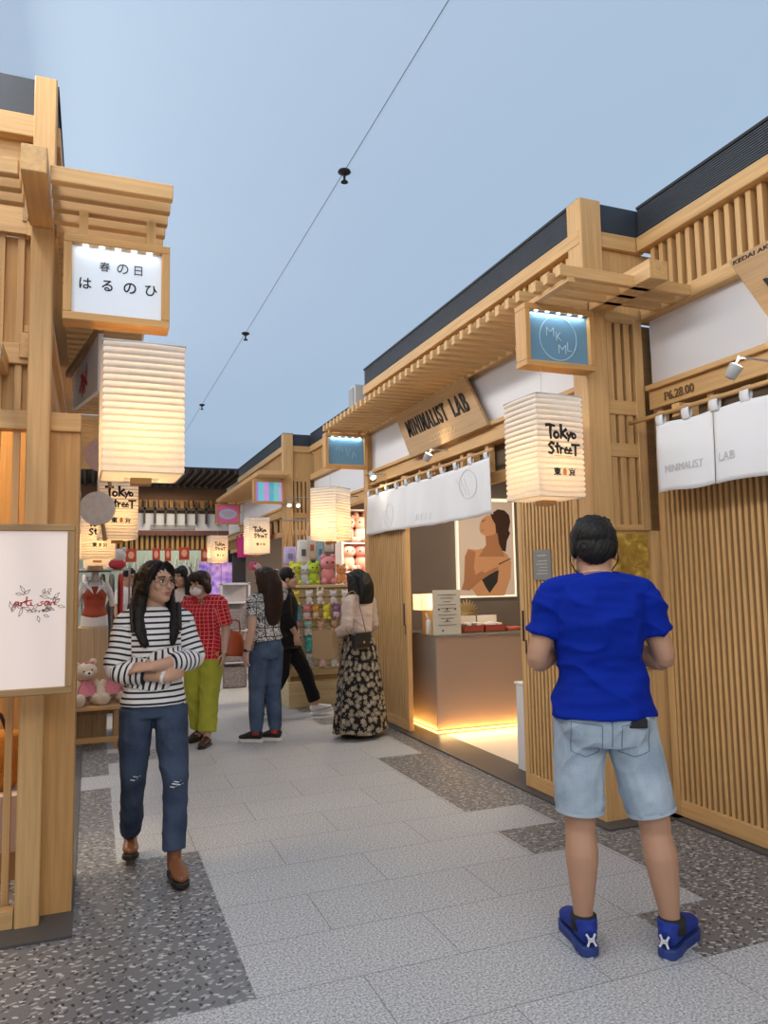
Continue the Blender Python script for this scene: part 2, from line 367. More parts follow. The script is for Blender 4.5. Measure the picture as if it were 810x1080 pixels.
# ------------------------------------------------------------------ pergolas
def pergola(label, xo, xi, y0, y1, beam, step=.127, zb=3.2):
    r = thing('pergola', label, 'pergola', ((xo+xi)/2, y0, zb), 'slatted pergolas over the shopfronts')
    n = int((y1-y0)/step)
    s = MB().box(xo, xi, y0, y0+.045, zb, zb+.068, m=0).build('slat', WOOD, r, bevel=.004)
    copies(s, r, [(0, i*step, 0) for i in range(1, min(n, 99))])
    if beam: MB().box(beam[0], beam[1], beam[2], beam[3], zb+.0, zb+.115, m=1).build('beam', WOOD, r, bevel=.004)
    if beam: MB().box(min(xo, xi)+.05, min(xo, xi)+.1, y0+.0, y1, zb-.03, zb, m=1).build('batten', WOOD, r)
    return r
pergola('long slatted timber pergola over the jewellery shopfront', 2.43, 2.94, 3.87, 8.3, None)
pergola('short slatted timber pergola with a thick square beam beside the unlit blue sign', 2.44, 3.385, 3.45, 3.86, (2.955, 3.09, 3.31, 3.885), zb=3.2)
pergola('slatted timber pergola over the near left shopfront above the white sign', -.19, .31, 3.30, 8.0, None)
pergola('stub of slatted timber pergola left of the near left post', -1.2, -.31, 3.30, 3.78, (-.30, -.2, 3.25, 3.775))
pergola('far slatted timber pergola over the pink noren shopfront', 2.43, 2.94, 11.65, 16.2, None)
pergola('left slatted timber pergola beyond the round paper fans', -.54, .12, 8.25, 11.9, None)
# ------------------------------------------------------------------ sign boxes
def paper_mat():
    m = bpy.data.materials.new('washi_paper'); m.use_nodes = True; nt = m.node_tree; nt.nodes.clear(); N = nt.nodes.new; L = nt.links.new
    out = N('ShaderNodeOutputMaterial'); d = N('ShaderNodeBsdfDiffuse'); t = N('ShaderNodeBsdfTranslucent'); mx = N('ShaderNodeMixShader')
    tc = N('ShaderNodeTexCoord'); nz = N('ShaderNodeTexNoise'); nz.inputs['Scale'].default_value = 45; nz.inputs['Detail'].default_value = 6
    rp = N('ShaderNodeValToRGB'); rp.color_ramp.elements[0].color = (.80, .74, .66, 1); rp.color_ramp.elements[1].color = (.90, .86, .80, 1)
    L(tc.outputs['Object'], nz.inputs['Vector']); L(nz.outputs['Fac'], rp.inputs[0]); L(rp.outputs[0], d.inputs[0]); L(rp.outputs[0], t.inputs[0])
    mx.inputs[0].default_value = .45; L(d.outputs[0], mx.inputs[1]); L(t.outputs[0], mx.inputs[2]); L(mx.outputs[0], out.inputs[0]); return m
M_paper = paper_mat()
M_cord = mat('cord', (.5, .48, .44), .8)
M_blue = mat('blue_sign_panel', (.13, .27, .40), .35)
M_engr = mat('engraved_line', (.45, .60, .70), .5)
M_wsign = mat('lit_white_panel', (.62, .68, .76), .5, emit=(.80, .88, 1.0), es=.12)
M_led = mat('led_strip', (.9, .9, .9), .5, emit=(.9, .96, 1), es=3.0)
def sign_box(label, x0, x1, y, z0, z1, panel, draw, led=1.2, depth=.12):
    r = thing('sign_box', label, 'sign', ((x0+x1)/2, y, z0), 'square hanging sign boxes'); t = .036
    f = MB(); f.box(x0, x1, y, y+depth, z1-t, z1); f.box(x0, x1, y, y+depth, z0, z0+t); f.box(x0, x0+t, y, y+depth, z0+t, z1-t); f.box(x1-t, x1, y, y+depth, z0+t, z1-t)
    f.build('frame', ORANGEW, r, bevel=.003)
    MB().box(x0+t, x1-t, y+.03, y+.05, z0+t, z1-t, m=0).build('panel', panel, r)
    MB().box(x0+t, x1-t, y+depth-.02, y+depth-.01, z0+t, z1-t, m=0).build('back_panel', M_white, r)
    if led:
        p = MB()
        for i in range(5):
            x = x0+.09+i*(x1-x0-.18)/4; p.box(x-.012, x+.012, y+.012, y+.022, z1-t-.006, z1-t, m=0)
        p.build('led_spots', M_led, r)
        a = light('led', 'AREA', ((x0+x1)/2, y+.016, z1-t-.008), led, (.85, .95, 1), r, shape='RECTANGLE', size=x1-x0-.12, size_y=.012)
    q = MB(); draw(q, x0, x1, y+.03, z0, z1); q.build('lettering', [M_ink, M_engr, mat('pink_print', (.8, .12, .35), .6)], r)
    q = MB(); q.box(x0+.06, x0+.10, y+.05, y+.09, z1, 3.2, m=2); q.build('hanger', WOOD, r); q = MB(); q.box(x1-.10, x1-.06, y+.05, y+.09, z1, 3.2, m=2); q.build('hanger', WOOD, r)
    return r
E3, E1 = (0, 0, 1), (1, 0, 0)
def d_haru(q, x0, x1, y, z0, z1):
    for i, c in enumerate('春の日'): lettering(q, c, (x0+.150+i*.075, y, z0+.245), E1, E3, h=.044, depth=.002, bold=.0)
    for i, c in enumerate('はるのひ'): lettering(q, c, (x0+.066+i*.094, y, z0+.155), E1, E3, h=.05, depth=.002, bold=.012)
sign_box('white illuminated sign box with black hiragana hung under the near left pergola', -.14, .315, 3.48, 2.67, 3.06, M_wsign, d_haru, .25)
def d_mkml(q, x0, x1, y, z0, z1):
    cx, cz = (x0+x1)/2, (z0+z1)/2; W = .004
    strokes(q, [circ(0, 0, .135, .14, n=30)], (cx, y, cz), E1, E3, 1, W, 1, .002, 0)
    lettering(q, 'M', (cx-.085, y, cz+.01), E1, E3, h=.055, w=.055, m=1, depth=.002, bold=-.02); lettering(q, 'K', (cx-.015, y, cz-.015), E1, E3, h=.055, w=.04, m=1, depth=.002, bold=-.02)
    lettering(q, 'M', (cx-.0, y, cz-.095), E1, E3, h=.055, w=.055, m=1, depth=.002, bold=-.02); lettering(q, 'L', (cx+.065, y, cz-.075), E1, E3, h=.055, w=.03, m=1, depth=.002, bold=-.02)
sign_box('blue glass sign box with an engraved oval monogram, nearest on the right', 2.425, 2.93, 3.80, 2.78, 3.17, M_blue, d_mkml, .7)
def d_scrib(q, x0, x1, y, z0, z1):
    cx, cz = (x0+x1)/2, (z0+z1)/2
    strokes(q, [[(-.12, 0), (-.1, .05), (-.08, 0), (-.06, .05), (-.04, 0)], [(0, .04), (.02, -.06), (.05, .03)], [(.07, -.08), (.09, 0), (.12, -.06)]], (cx, y, cz), E1, E3, 1, .005, 1, .002, 0)
sign_box('blue glass sign box hung high between the jewellery and toy shops', 2.415, 2.915, 7.95, 2.77, 3.16, M_blue, d_scrib, .7)
m, nt, b = nodes('striped_sign'); tc = nt.nodes.new('ShaderNodeTexCoord'); sp = nt.nodes.new('ShaderNodeSeparateXYZ'); mp = nt.nodes.new('ShaderNodeMapRange'); rp = nt.nodes.new('ShaderNodeValToRGB')
mp.inputs[1].default_value = 2.42; mp.inputs[2].default_value = 2.93
rp.color_ramp.interpolation = 'CONSTANT'; cs = [(.35, .2, .6), (.1, .5, .55), (.5, .25, .6), (.08, .35, .5), (.15, .5, .5), (.45, .3, .65)]
for i, c in enumerate(cs):
    e = rp.color_ramp.elements[0] if i == 0 else rp.color_ramp.elements.new(i/6); e.position = i/6; e.color = (*c, 1)
nt.links.new(tc.outputs['Object'], sp.inputs[0]); nt.links.new(sp.outputs[0], mp.inputs[0]); nt.links.new(mp.outputs[0], rp.inputs[0]); nt.links.new(rp.outputs[0], b.inputs['Base Color'])
nt.links.new(rp.outputs[0], b.inputs['Emission Color']); b.inputs['Emission Strength'].default_value = .5
M_stripe_sign = m
M_engw = mat('white_print', (.85, .85, .88), .5)
def d_none(q, x0, x1, y, z0, z1):
    strokes(q, [[(0, .07), (.02, 0), (.04, .06)], [(.06, .05), (.08, 0), (.10, .05), (.10, 0)], [(.13, .1), (.13, 0), (.16, .01)], [(.18, .1), (.18, 0), (.21, .01)], [(.23, .05), (.23, 0)], [(.26, .05), (.29, .05), (.27, -.04)]], (x0+.1, y, (z0+z1)/2-.03), E1, E3, 1, .012, 1, .002, 0)
sign_box('sign box with turquoise and purple stripes above the third lantern', 2.42, 2.93, 12.0, 2.78, 3.17, M_stripe_sign, d_none, 0)
M_pinks = mat('pink_sign', (.55, .10, .28), .5, emit=(.6, .10, .28), es=.25)
def d_oval(q, x0, x1, y, z0, z1):
    cx, cz = (x0+x1)/2, (z0+z1)/2
    q.prism([(cx+a, y, cz+b_) for a, b_ in circ(0, 0, .19, .11, n=28)[:-1]], (0, -.004, 0), 1)
    strokes(q, [[(-.12, 0), (-.10, .04), (-.07, 0), (-.05, .04), (-.02, 0), (.01, .05), (.04, 0), (.08, .04), (.12, 0)], [(-.08, -.04), (.08, -.03)]], (cx, y-.004, cz), E1, E3, 1, .012, 2, .002, 0)
sign_box('small pink sign box with a white oval at the far end of the street', 2.42, 2.93, 15.95, 2.74, 3.17, M_pinks, d_oval, 0)
# ------------------------------------------------------------------ paper lanterns
TOKYO = {  # brush letters: (strokes, x offset, scale)
 'T': [[(0, .95), (.3, 1.0), (.75, .93)], [(.40, .98), (.36, .5), (.40, 0)]],
 'o': [circ(.3, .3, .28, .30, 90, 450, 12)],
 'k': [[(.05, 1.05), (.08, .5), (.03, 0)], [(.55, .72), (.1, .36)], [(.14, .38), (.6, 0)]],
 'y': [[(0, .62), (.22, .28)], [(.55, .75), (.3, .3), (.1, -.18)]],
 'S': [[(.55, .88), (.3, .98), (.05, .75), (.3, .52), (.52, .28), (.3, .02), (0, .1)]],
 't': [[(.22, .95), (.2, .4), (.28, .0)], [(0, .62), (.5, .68)]],
 'r': [[(.05, .62), (.08, 0)], [(.08, .4), (.25, .6), (.42, .5)]],
 'e': [[(.06, .33), (.42, .38), (.3, .62), (.06, .4), (.12, .08), (.45, .08)]]}
def tokyo(q, org, xdir, W):
    u = W
    for ch, x, y, s, w in (('T', .02, .62, .36, .062), ('o', .26, .64, .26, .055), ('k', .47, .64, .34, .06), ('y', .68, .62, .26, .05), ('o', .84, .66, .2, .05),
                           ('S', .08, .22, .30, .062), ('t', .30, .24, .28, .05), ('r', .44, .23, .26, .045), ('e', .57, .23, .28, .045), ('e', .70, .23, .26, .045)):
        strokes(q, TOKYO[ch], Vector(org)+Vector(xdir)*(x*u)+Vector((0, 0, y*u)), xdir, E3, s*u, w*u*1.5, 0, .002, .35)
    strokes(q, [[(0, 1), (.9, 1.02)], [(.42, 1.02), (.4, 0)]], Vector(org)+Vector(xdir)*(.82*u)+Vector((0, 0, .2*u)), xdir, E3, .28*u, .07*u, 0, .002, .2)
    lettering(q, '東', Vector(org)+Vector(xdir)*(.22*u)+Vector((0, 0, -.34*u)), xdir, E3, h=.21*u, depth=.002, bold=.03)
    lettering(q, '京', Vector(org)+Vector(xdir)*(.70*u)+Vector((0, 0, -.34*u)), xdir, E3, h=.21*u, depth=.002, bold=.03)
    X = Vector(xdir); c = Vector(org)+X*(.57*u)+Vector((0, 0, -.235*u))
    q.prism([c+X*a+Vector((0, 0, b_)) for a, b_ in circ(0, 0, .055*u, .1*u, n=16)[:-1]], X.cross(Vector(E3))*.002, 1)
    q.prism([Vector(org)+X*(.26*u)+Vector((0, 0, .165*u)), Vector(org)+X*(.8*u)+Vector((0, 0, .165*u)), Vector(org)+X*(.8*u)+Vector((0, 0, .18*u)), Vector(org)+X*(.26*u)+Vector((0, 0, .18*u))], X.cross(Vector(E3))*.001, 1)
M_orange_print = mat('orange_print', (.65, .25, .06), .7)
def lantern(label, x, y, z0, rz=0, s=.33, h=.56, faces=(0,), power=5.0, top=3.2):
    r = thing('paper_lantern', label, 'lantern', (x, y, z0), 'square paper lanterns')
    R = Matrix.Rotation(rz, 3, 'Z'); o = Vector((x, y, 0)); q = MB(); nr = 19; per = 6
    def ring(hs, z, bul):
        out = []
        for sd in range(4):
            for k in range(per):
                t = -1+2*k/per; b = bul*(1-t*t)
                p = [(t*hs, -hs-b), (hs+b, t*hs), (-t*hs, hs+b), (-hs-b, -t*hs)][sd]
                out.append(o+R @ Vector((p[0], p[1], 0))+Vector((0, 0, z)))
        return out
    rings = []
    for i in range(nr):
        za = z0+h*i/nr; d = h/nr
        rings += [ring(s/2-.007, za+d*.04, .004), ring(s/2-.001, za+d*.3, .008), ring(s/2, za+d*.6, .008), ring(s/2-.002, za+d*.9, .006)]
    rings = [ring(.075, z0-.012, 0), ring(s/2-.02, z0-.002, 0)]+rings
    n = 4*per; vs = [p for rg in rings for p in rg]
    q.add(vs, [(a*n+j, a*n+(j+1) % n, (a+1)*n+(j+1) % n, (a+1)*n+j) for a in range(len(rings)-1) for j in range(n)])
    q.build('paper_shade', M_paper, r)
    f = MB(); g = MB()
    for sd in range(4):
        A = o+R @ Vector([(-s/2, -s/2, 0), (s/2, -s/2, 0), (s/2, s/2, 0), (-s/2, s/2, 0)][sd]); B = o+R @ Vector([(s/2, -s/2, 0), (s/2, s/2, 0), (-s/2, s/2, 0), (-s/2, -s/2, 0)][sd])
        f.tube([A+Vector((0, 0, z0+h)), B+Vector((0, 0, z0+h))], .005, n=6); g.tube([A*.985+o*.015+Vector((0, 0, z0)), B*.985+o*.015+Vector((0, 0, z0))], .003, n=6)
    f.tube([o+R @ Vector((-s/2, 0, 0))+Vector((0, 0, z0+h)), o+R @ Vector((s/2, 0, 0))+Vector((0, 0, z0+h))], .004, n=6)
    f.build('top_frame', M_grey, r); g.build('bottom_frame', M_grey, r)
    b = MB(); b.tube([o+Vector((0, 0, z0-.035)), o+Vector((0, 0, z0-.004))], .062, n=4, ref=R @ Vector((1, 1, 0))); b.build('wooden_base', ORANGEW[0], r)
    MB().tube([o+Vector((0, 0, z0+h)), o+Vector((0, 0, top))], .0022, n=6).build('hanging_cord', M_cord, r)
    MB().ball(o+Vector((0, 0, z0+.20)), (.028, .028, .036)).build('light_bulb', mat('bulb_glow', (1, .9, .7), .4, emit=(1, .78, .42), es=8), r)
    q = MB()
    for fc in faces:
        xd = R @ Vector([(1, 0, 0), (0, 1, 0), (-1, 0, 0), (0, -1, 0)][fc]); nn = xd.cross(Vector(E3))
        w = .225; tokyo(q, o+nn*(s/2+.007)-xd*(w/2)+Vector((0, 0, z0+.20)), xd, w)
    if faces: q.build('lettering', [M_ink, M_orange_print], r)
    l = light('lantern_glow', 'POINT', (x, y, z0+.20), power, (1, .55, .19), r, shadow_soft_size=.04)
    return r
lantern('large lit paper lantern lettered in black brush script, beside the blue monogram sign', 2.545, 3.835, 1.965, rz=math.radians(3), s=.335, h=.605, power=9, top=2.79)
lantern('large blank glowing paper lantern under the white hiragana sign', .20, 3.55, 1.985, rz=math.radians(1), s=.345, h=.575, faces=(), power=13, top=2.68)
lantern('plain glowing paper lantern in front of the toy shop shelves', 2.48, 8.0, 1.95, rz=math.radians(-48), s=.33, h=.58, faces=(), power=20, top=2.79)
lantern('lettered paper lantern hung under the striped sign box', 2.48, 12.05, 1.96, rz=math.radians(5), s=.34, h=.58, power=13, top=2.79)
lantern('lettered paper lantern hung under the small pink oval sign', 2.46, 16.0, 1.93, rz=math.radians(5), s=.36, power=16, top=2.75)
lantern('lettered paper lantern on the left, partly behind a round paper fan', .19, 6.625, 1.88, rz=math.radians(4), s=.30, h=.5, power=10, top=3.21)
lantern('small paper lantern lower on the left behind the fan lantern', .05, 8.652, 1.78, rz=math.radians(3), s=.34, h=.5, faces=(0,), power=13, top=3.21)
lantern('smallest paper lantern deep on the left side above the mannequin', .06, 11.575, 1.75, rz=math.radians(3), s=.34, h=.45, faces=(), power=13, top=3.21)
# ------------------------------------------------------------------ tilted name boards
BRD = [wood('signboard_wood_%s' % a, (.44, .27, .125), i) for i, a in enumerate('xyz')]
nb = thing('name_board', 'slanted wooden name board with tall black capitals above the open jewellery shop', 'sign', (2.92, 6.2, 2.72), 'slanted wooden name boards')
MB().prism([(2.905, 7.08, 3.195), (2.905, 5.52, 3.195), (2.905, 5.15, 2.71), (2.905, 6.70, 2.69)], (.03, 0, 0), 1).build('board', BRD, nb, bevel=.003)
q = MB(); sh = -.72
lettering(q, 'MINIMALIST', (2.905, 6.68, 2.89), (0, -1, 0), E3, w=.86, h=.185, depth=.012, shear=sh, bold=.006, spacing=1.22)
lettering(q, 'LAB', (2.905, 5.70, 2.89), (0, -1, 0), E3, w=.28, h=.185, depth=.012, shear=sh, bold=.008, spacing=1.15)
q.build('lettering', M_ink, nb)
q = MB()
strokes(q, [circ(.05+i*.075, 0, .03, .03, 20*i, 300+20*i, 8) for i in range(7)], (2.905, 6.24, 2.80), (0, -1, 0), E3, 1, .006, 0, .003, 0)
q.build('outline_script', mat('pale_relief', (.62, .45, .25), .6), nb)
nb2 = thing('name_board', 'slanted wooden name board cut off at the right edge with a large black M', 'sign', (3.37, 2.4, 2.72), 'slanted wooden name boards')
MB().prism([(3.335, 3.11, 3.27), (3.335, 1.30, 3.27), (3.335, 1.0, 2.74), (3.335, 2.80, 2.74)], (.03, 0, 0), 1).build('board', BRD, nb2, bevel=.003)
q = MB()
lettering(q, 'MINIMALIST LAB', (3.335, 2.77, 2.89), (0, -1, 0), E3, w=1.45, h=.18, depth=.012, shear=-.6, bold=.012)
lettering(q, 'KEDAI AKSESORI', (3.335, 3.07, 3.225), (0, -1, 0), E3, w=.40, h=.024, depth=.004)
q.build('lettering', M_ink, nb2)
q = MB(); lettering(q, 'P6.28.00', (3.418, 3.75, 2.615), (0, -1, 0), E3, w=.25, h=.055, depth=.006); tag(q.build('unit_number', mat('bronze_number', (.16, .10, .04), .5)), 'small bronze unit number fixed to the beam above the long plain noren', 'number')
q = MB(); strokes(q, [[(0, 0), (0, .05), (.03, .04), (0, .025)], [(.05, .05), (.05, 0), (.08, .01), (.05, .025)], [(.11, .05), (.14, .04), (.11, 0), (.14, 0)], [(.16, .05), (.19, .05), (.17, 0)]], (2.968, 8.02, 2.615), (0, -1, 0), E3, 1, .01, 0, .006, 0); tag(q.build('unit_number', MATS['bronze_number']), 'small dark unit number on the lintel at the far end of the jewellery shop', 'number')
ls = thing('name_board', 'white angled board with red script on the near left shopfront behind the blank lantern', 'sign', (-.05, 5.5, 2.7), 'slanted wooden name boards')
MB().prism([(-.13, 6.2, 3.11), (.045, 4.95, 3.09), (.045, 4.95, 2.72), (-.13, 6.2, 2.86)], (-.03, -.0, 0), 0).build('board', M_white, ls)
MB().prism([(-.175, 6.2, 3.11), (.05, 4.9, 3.09), (.05, 4.9, 3.13), (-.175, 6.2, 3.16)], (-.04, 0, 0), 1).build('top_batten', DARKW, ls)
q = MB(); xd = Vector((.205, -1.25, 0)).normalized()
strokes(q, [[(0, 0), (.15, .1), (.1, -.05), (.3, .12)], [(.2, -.05), (.4, .14)], [(.05, .1), (.35, -.03)]], (-.101, 5.75, 2.90), xd, E3, 1, .03, 0, .004, 0); q.build('red_script', mat('red_ink', (.5, .02, .05), .6), ls)
# ------------------------------------------------------------------ noren curtains
M_sketch = mat('grey_sketch_line', (.56, .56, .57), .9)
def noren(label, x, ya, yb, z0, z1, zr, nl, cloth, marks=None, split=None, amp=.026, rodext=(.1, .1), seed=1):
    """hangs in the plane x, from far end ya to near end yb"""
    r = thing('noren_curtain', label, 'curtain', (x, (ya+yb)/2, z0), 'noren curtains over the shop doors')
    rnd = random.Random(seed); ph = [rnd.uniform(0, 6) for _ in range(4)]
    def dep(y, z): 
        t = (z1-z)/(z1-z0)
        return x+amp*(.3+.7*t)*(math.sin(y*9+ph[0]+t)+.6*math.sin(y*21+ph[1]-2*t))*.6+.02*t*math.sin(y*2.1+ph[2])
    edges = [ya]+(split or [])+[yb]
    for a, b in zip(edges[:-1], edges[1:]):
        L = abs(b-a); g = .004 if len(edges) > 2 else 0
        MB().grid(lambda u, v: (dep(a-g+(b-a+2*g)*u, z0+(z1-z0)*v), a-g+(b-a+2*g)*u, z0+(z1-z0)*v+.006*math.sin(u*7)), max(8, int(L/.025)), 14).build('cloth_panel', cloth, r, smooth=True, solid=.003)
    for i in range(nl):
        y = ya+(yb-ya)*(.018+.964*i/(nl-1)); w = .030
        MB().grid(lambda u, v: (x-.019*math.cos(PI*(v*1.0))*1.0 if False else x+.015*math.sin(2*PI*v), y-w+2*w*u, (z1-.012)+(zr+.016-z1+.012)*(1-abs(2*v-1))), 1, 12).build('loop', cloth, r, smooth=True, solid=.003)
    s = 1 if yb > ya else -1
    MB().tube([(x, ya-s*rodext[0], zr), (x, yb+s*rodext[1], zr)], .014, n=10).build('rod', WOOD[1], r, smooth=True)
    if marks:
        q = MB(); marks(q, dep); q.build('printed_mark', M_sketch, r)
    return r
def onto(q, dep, pts, w):
    P = [(dep(y, z)-.004, y, z) for y, z in pts]
    q.tube(P, (.0012, w), n=4, ref=(1, 0, 0)) if False else q.tube(P, w, n=4)
def marks1(q, dep):
    for cy, cz, s in ((7.22, 2.17, 1.0), (5.52, 2.28, 1.0)):
        onto(q, dep, [(cy-.16*s*math.cos(a*.3)*(.5 if cy > 6 else 1), cz+.12*s*math.sin(a*.3)) for a in range(22)], .0022)
        for k in range(3): onto(q, dep, [(cy+.1-.06*k+.03*j, cz-.09+.05*j) for j in range(4)], .0022)
    for k in range(5): onto(q, dep, [(6.55-.06*k, 2.06), (6.53-.06*k, 2.12)], .002)
noren('white cotton noren with faint line drawings over the open jewellery shop door', 2.90, 7.93, 5.12, 2.0, 2.44, 2.50, 11, M_cloth, marks1, seed=3, rodext=(.05, .05))
def marks2(q, dep):
    me = MB(); lettering(me, 'MINIMALIST', (0, 3.58, 2.115), (0, -1, 0), E3, w=.30, h=.045, depth=.001); lettering(me, 'LAB', (0, 3.165, 2.125), (0, -1, 0), E3, w=.12, h=.045, depth=.001)
    q.add([(dep(p[1], p[2])-.006+p[0], p[1], p[2]) for p in me.v], me.f)
noren('long plain white noren with faint lettering at the right edge', 3.25, 3.655, 1.2, 2.0, 2.42, 2.485, 12, M_cloth, marks2, split=[3.20, 2.45, 1.8], seed=5, rodext=(.24, .1), amp=.014)
noren('bright pink noren over the far right shop', 2.88, 16.1, 13.1, 2.02, 2.46, 2.51, 7, mat('pink_cotton', (.62, .03, .22), .9), None, split=[15.1, 14.1], seed=8)
q = MB()
for y in (3.62, 2.9, 2.2): q.box(3.235, 3.42, y-.03, y+.03, 2.44, 2.53)
for y in (7.7, 7.0, 6.3, 5.6): q.box(2.885, 3.0, y-.03, y+.03, 2.455, 2.54)
for i, y in enumerate((3.5, 2.75, 2.1)):
    tag(MB().box(3.264, 3.42, y-.03, y+.03, 2.45, 2.53).build('rod_bracket', WOOD, bevel=.003), ('wooden bracket block holding the long plain noren rod, far left one', 'wooden bracket block holding the long plain noren rod, second from the post', 'wooden bracket block holding the long plain noren rod, nearest the viewer')[i], 'bracket', 'blocks behind the noren rods')
for i, y in enumerate((7.55, 6.9, 6.2, 5.5)):
    tag(MB().box(2.914, 3.002, y-.035, y+.035, 2.46, 2.54).build('rod_bracket', WOOD, bevel=.003), 'wooden bracket block %s behind the noren with line drawings' % ('farthest away', 'second from the far end', 'third from the far end', 'nearest the viewer')[i], 'bracket', 'blocks behind the noren rods')
for i, y in enumerate((15.7, 13.4)):
    tag(MB().box(2.86, 3.002, y-.035, y+.035, 2.44, 2.52).build('rod_bracket', WOOD, bevel=.003), 'wooden bracket block at the %s end of the pink noren rod' % ('far', 'near')[i], 'bracket', 'blocks behind the noren rods')
# ------------------------------------------------------------------ slatted sliding doors
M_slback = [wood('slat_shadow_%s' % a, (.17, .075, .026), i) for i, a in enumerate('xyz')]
def door(label, x, ya, yb, z0, z1, pitch=.0435, sw=.022, st=.055, w=WOOD, bk=M_slback, handle=None):
    y0, y1 = min(ya, yb), max(ya, yb)
    r = thing('sliding_door', label, 'door', (x, (y0+y1)/2, z0), 'slatted sliding doors')
    f = MB(); f.box(x, x+.05, y0, y0+st, z0, z1); f.box(x, x+.05, y1-st, y1, z0, z1); f.box(x, x+.05, y0+st, y1-st, z0, z0+.10); f.box(x, x+.05, y0+st, y1-st, z1-.08, z1)
    f.build('frame', w, r, bevel=.003)
    s = MB(); n = int((y1-y0-2*st)/pitch)
    for i in range(n):
        y = y0+st+(i+.5)*(y1-y0-2*st)/n-sw/2; s.box(x+.002, x+.03, y, y+sw, z0+.10, z1-.08)
    s.build('slat_panel', w, r)
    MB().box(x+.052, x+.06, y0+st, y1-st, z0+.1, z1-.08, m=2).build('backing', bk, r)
    if handle:
        hy, hz = handle; h = MB(); h.box(x-.004, x+.002, hy-.012, hy+.012, hz-.11, hz+.11, m=0); h.box(x-.005, x+.002, hy-.035, hy-.025, hz-.2, hz-.10, m=0); h.build('handle', M_black, r)
    return r
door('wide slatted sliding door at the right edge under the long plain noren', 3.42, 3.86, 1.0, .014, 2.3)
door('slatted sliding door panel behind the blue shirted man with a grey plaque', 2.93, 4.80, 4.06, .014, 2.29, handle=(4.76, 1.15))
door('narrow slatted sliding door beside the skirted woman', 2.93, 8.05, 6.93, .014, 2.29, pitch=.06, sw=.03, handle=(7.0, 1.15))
pl = thing('door_plaque', 'grey notice plaque on the slatted door left of the blue shirted man', 'plaque', (2.925, 4.47, 1.48))
MB().box(2.921, 2.931, 4.37, 4.585, 1.48, 1.69, m=0).build('plate', mat('plaque_grey', (.22, .215, .21), .5), pl)
q = MB()
for i in range(5): q.box(2.919, 2.9215, 4.41, 4.545-.02*(i % 3), 1.52+i*.022, 1.527+i*.022, m=0)
q.box(2.919, 2.9215, 4.42, 4.53, 1.645, 1.655, m=0); q.build('notice_lines', mat('plaque_text', (.42, .42, .42), .5), pl)
# gold monogram panel on the return wall
gp = thing('gold_panel', 'gold foliage picture panel with an engraved round monogram right of the man', 'panel', (3.25, 3.94, .8))
m, nt, b = nodes('gold_foliage'); tc = nt.nodes.new('ShaderNodeTexCoord'); vo = nt.nodes.new('ShaderNodeTexNoise'); vo.inputs['Scale'].default_value = 9; vo.inputs['Detail'].default_value = 8; vo.inputs['Distortion'].default_value = 1.5
rp = nt.nodes.new('ShaderNodeValToRGB'); rp.color_ramp.elements[0].color = (.20, .10, .02, 1); rp.color_ramp.elements[1].color = (.80, .56, .14, 1); e = rp.color_ramp.elements.new(.55); e.color = (.46, .29, .05, 1)
rp.color_ramp.elements[0].position = .3; rp.color_ramp.elements[2].position = .7
nt.links.new(tc.outputs['Object'], vo.inputs['Vector']); nt.links.new(vo.outputs['Fac'], rp.inputs[0]); nt.links.new(rp.outputs[0], b.inputs['Base Color']); b.inputs['Roughness'].default_value = .35
MB().box(3.1, 3.38, 3.932, 3.949, .9, 1.77, m=0).build('picture', m, gp)
q = MB(); strokes(q, [circ(0, 0, .085, .085, n=28)], (3.30, 3.931, 1.635), E1, E3, 1, .006, 0, .004, 0)
lettering(q, 'MK', (3.255, 3.931, 1.645), E1, E3, w=.07, h=.035, depth=.004); lettering(q, 'ML', (3.285, 3.931, 1.595), E1, E3, w=.065, h=.035, depth=.004)
q.build('monogram', mat('gold_line', (.62, .42, .12), .3, metal=.6), gp)
# ------------------------------------------------------------------ jewellery shop interior
struct(MB().box(3.0, 6.2, 3.95, 8.08, -.02, .004, m=0), 'floor_shop', M_pale)
ct = thing('shop_counter', 'low metallic shop counter lit amber along its base', 'counter', (3.6, 7.1, 0))
M_cfront = mat('satin_bronze', (.50, .36, .28), .3, metal=.35); M_cside = mat('satin_steel', (.42, .41, .37), .25, metal=.4)
MB().box(3.15, 4.35, 6.73, 7.45, .022, .94, m=0).build('front_panel', M_cfront, ct)
MB().box(3.142, 3.15, 6.73, 7.45, .022, .94, m=0).build('side_panel', M_cside, ct)
m, nt, b = nodes('counter_glass'); b.inputs['Base Color'].default_value = (.75, .85, .80, 1); b.inputs['Roughness'].default_value = .05; b.inputs['Transmission Weight'].default_value = .7
MB().box(3.13, 4.37, 6.715, 7.47, .94, .955, m=0).build('glass_top', m, ct)
MB().box(3.17, 4.33, 6.75, 7.43, 0.004, .022, m=0).build('plinth', M_black, ct)
q = MB(); q.box(3.13, 4.35, 6.722, 6.73, .012, .03, m=0); q.box(3.134, 3.142, 6.73, 7.45, .012, .03, m=0); q.build('glow_strip', mat('amber_strip', (1, .6, .2), .5, emit=(1, .45, .10), es=6), ct)
a = light('base_glow', 'AREA', (3.75, 6.70, .032), 5, (1, .50, .12), ct, shape='RECTANGLE', size=1.2, size_y=.03); a.rotation_euler = (rad(-165), 0, 0)
a = light('floor_glow', 'AREA', (3.75, 6.695, .06), 3, (1, .60, .25), ct, shape='RECTANGLE', size=1.2, size_y=.03); a.rotation_euler = (rad(-75), 0, 0)
a = light('side_glow', 'AREA', (3.11, 7.1, .032), 3.5, (1, .50, .12), ct, shape='RECTANGLE', size=.03, size_y=.7); a.rotation_euler = (0, rad(165), 0)
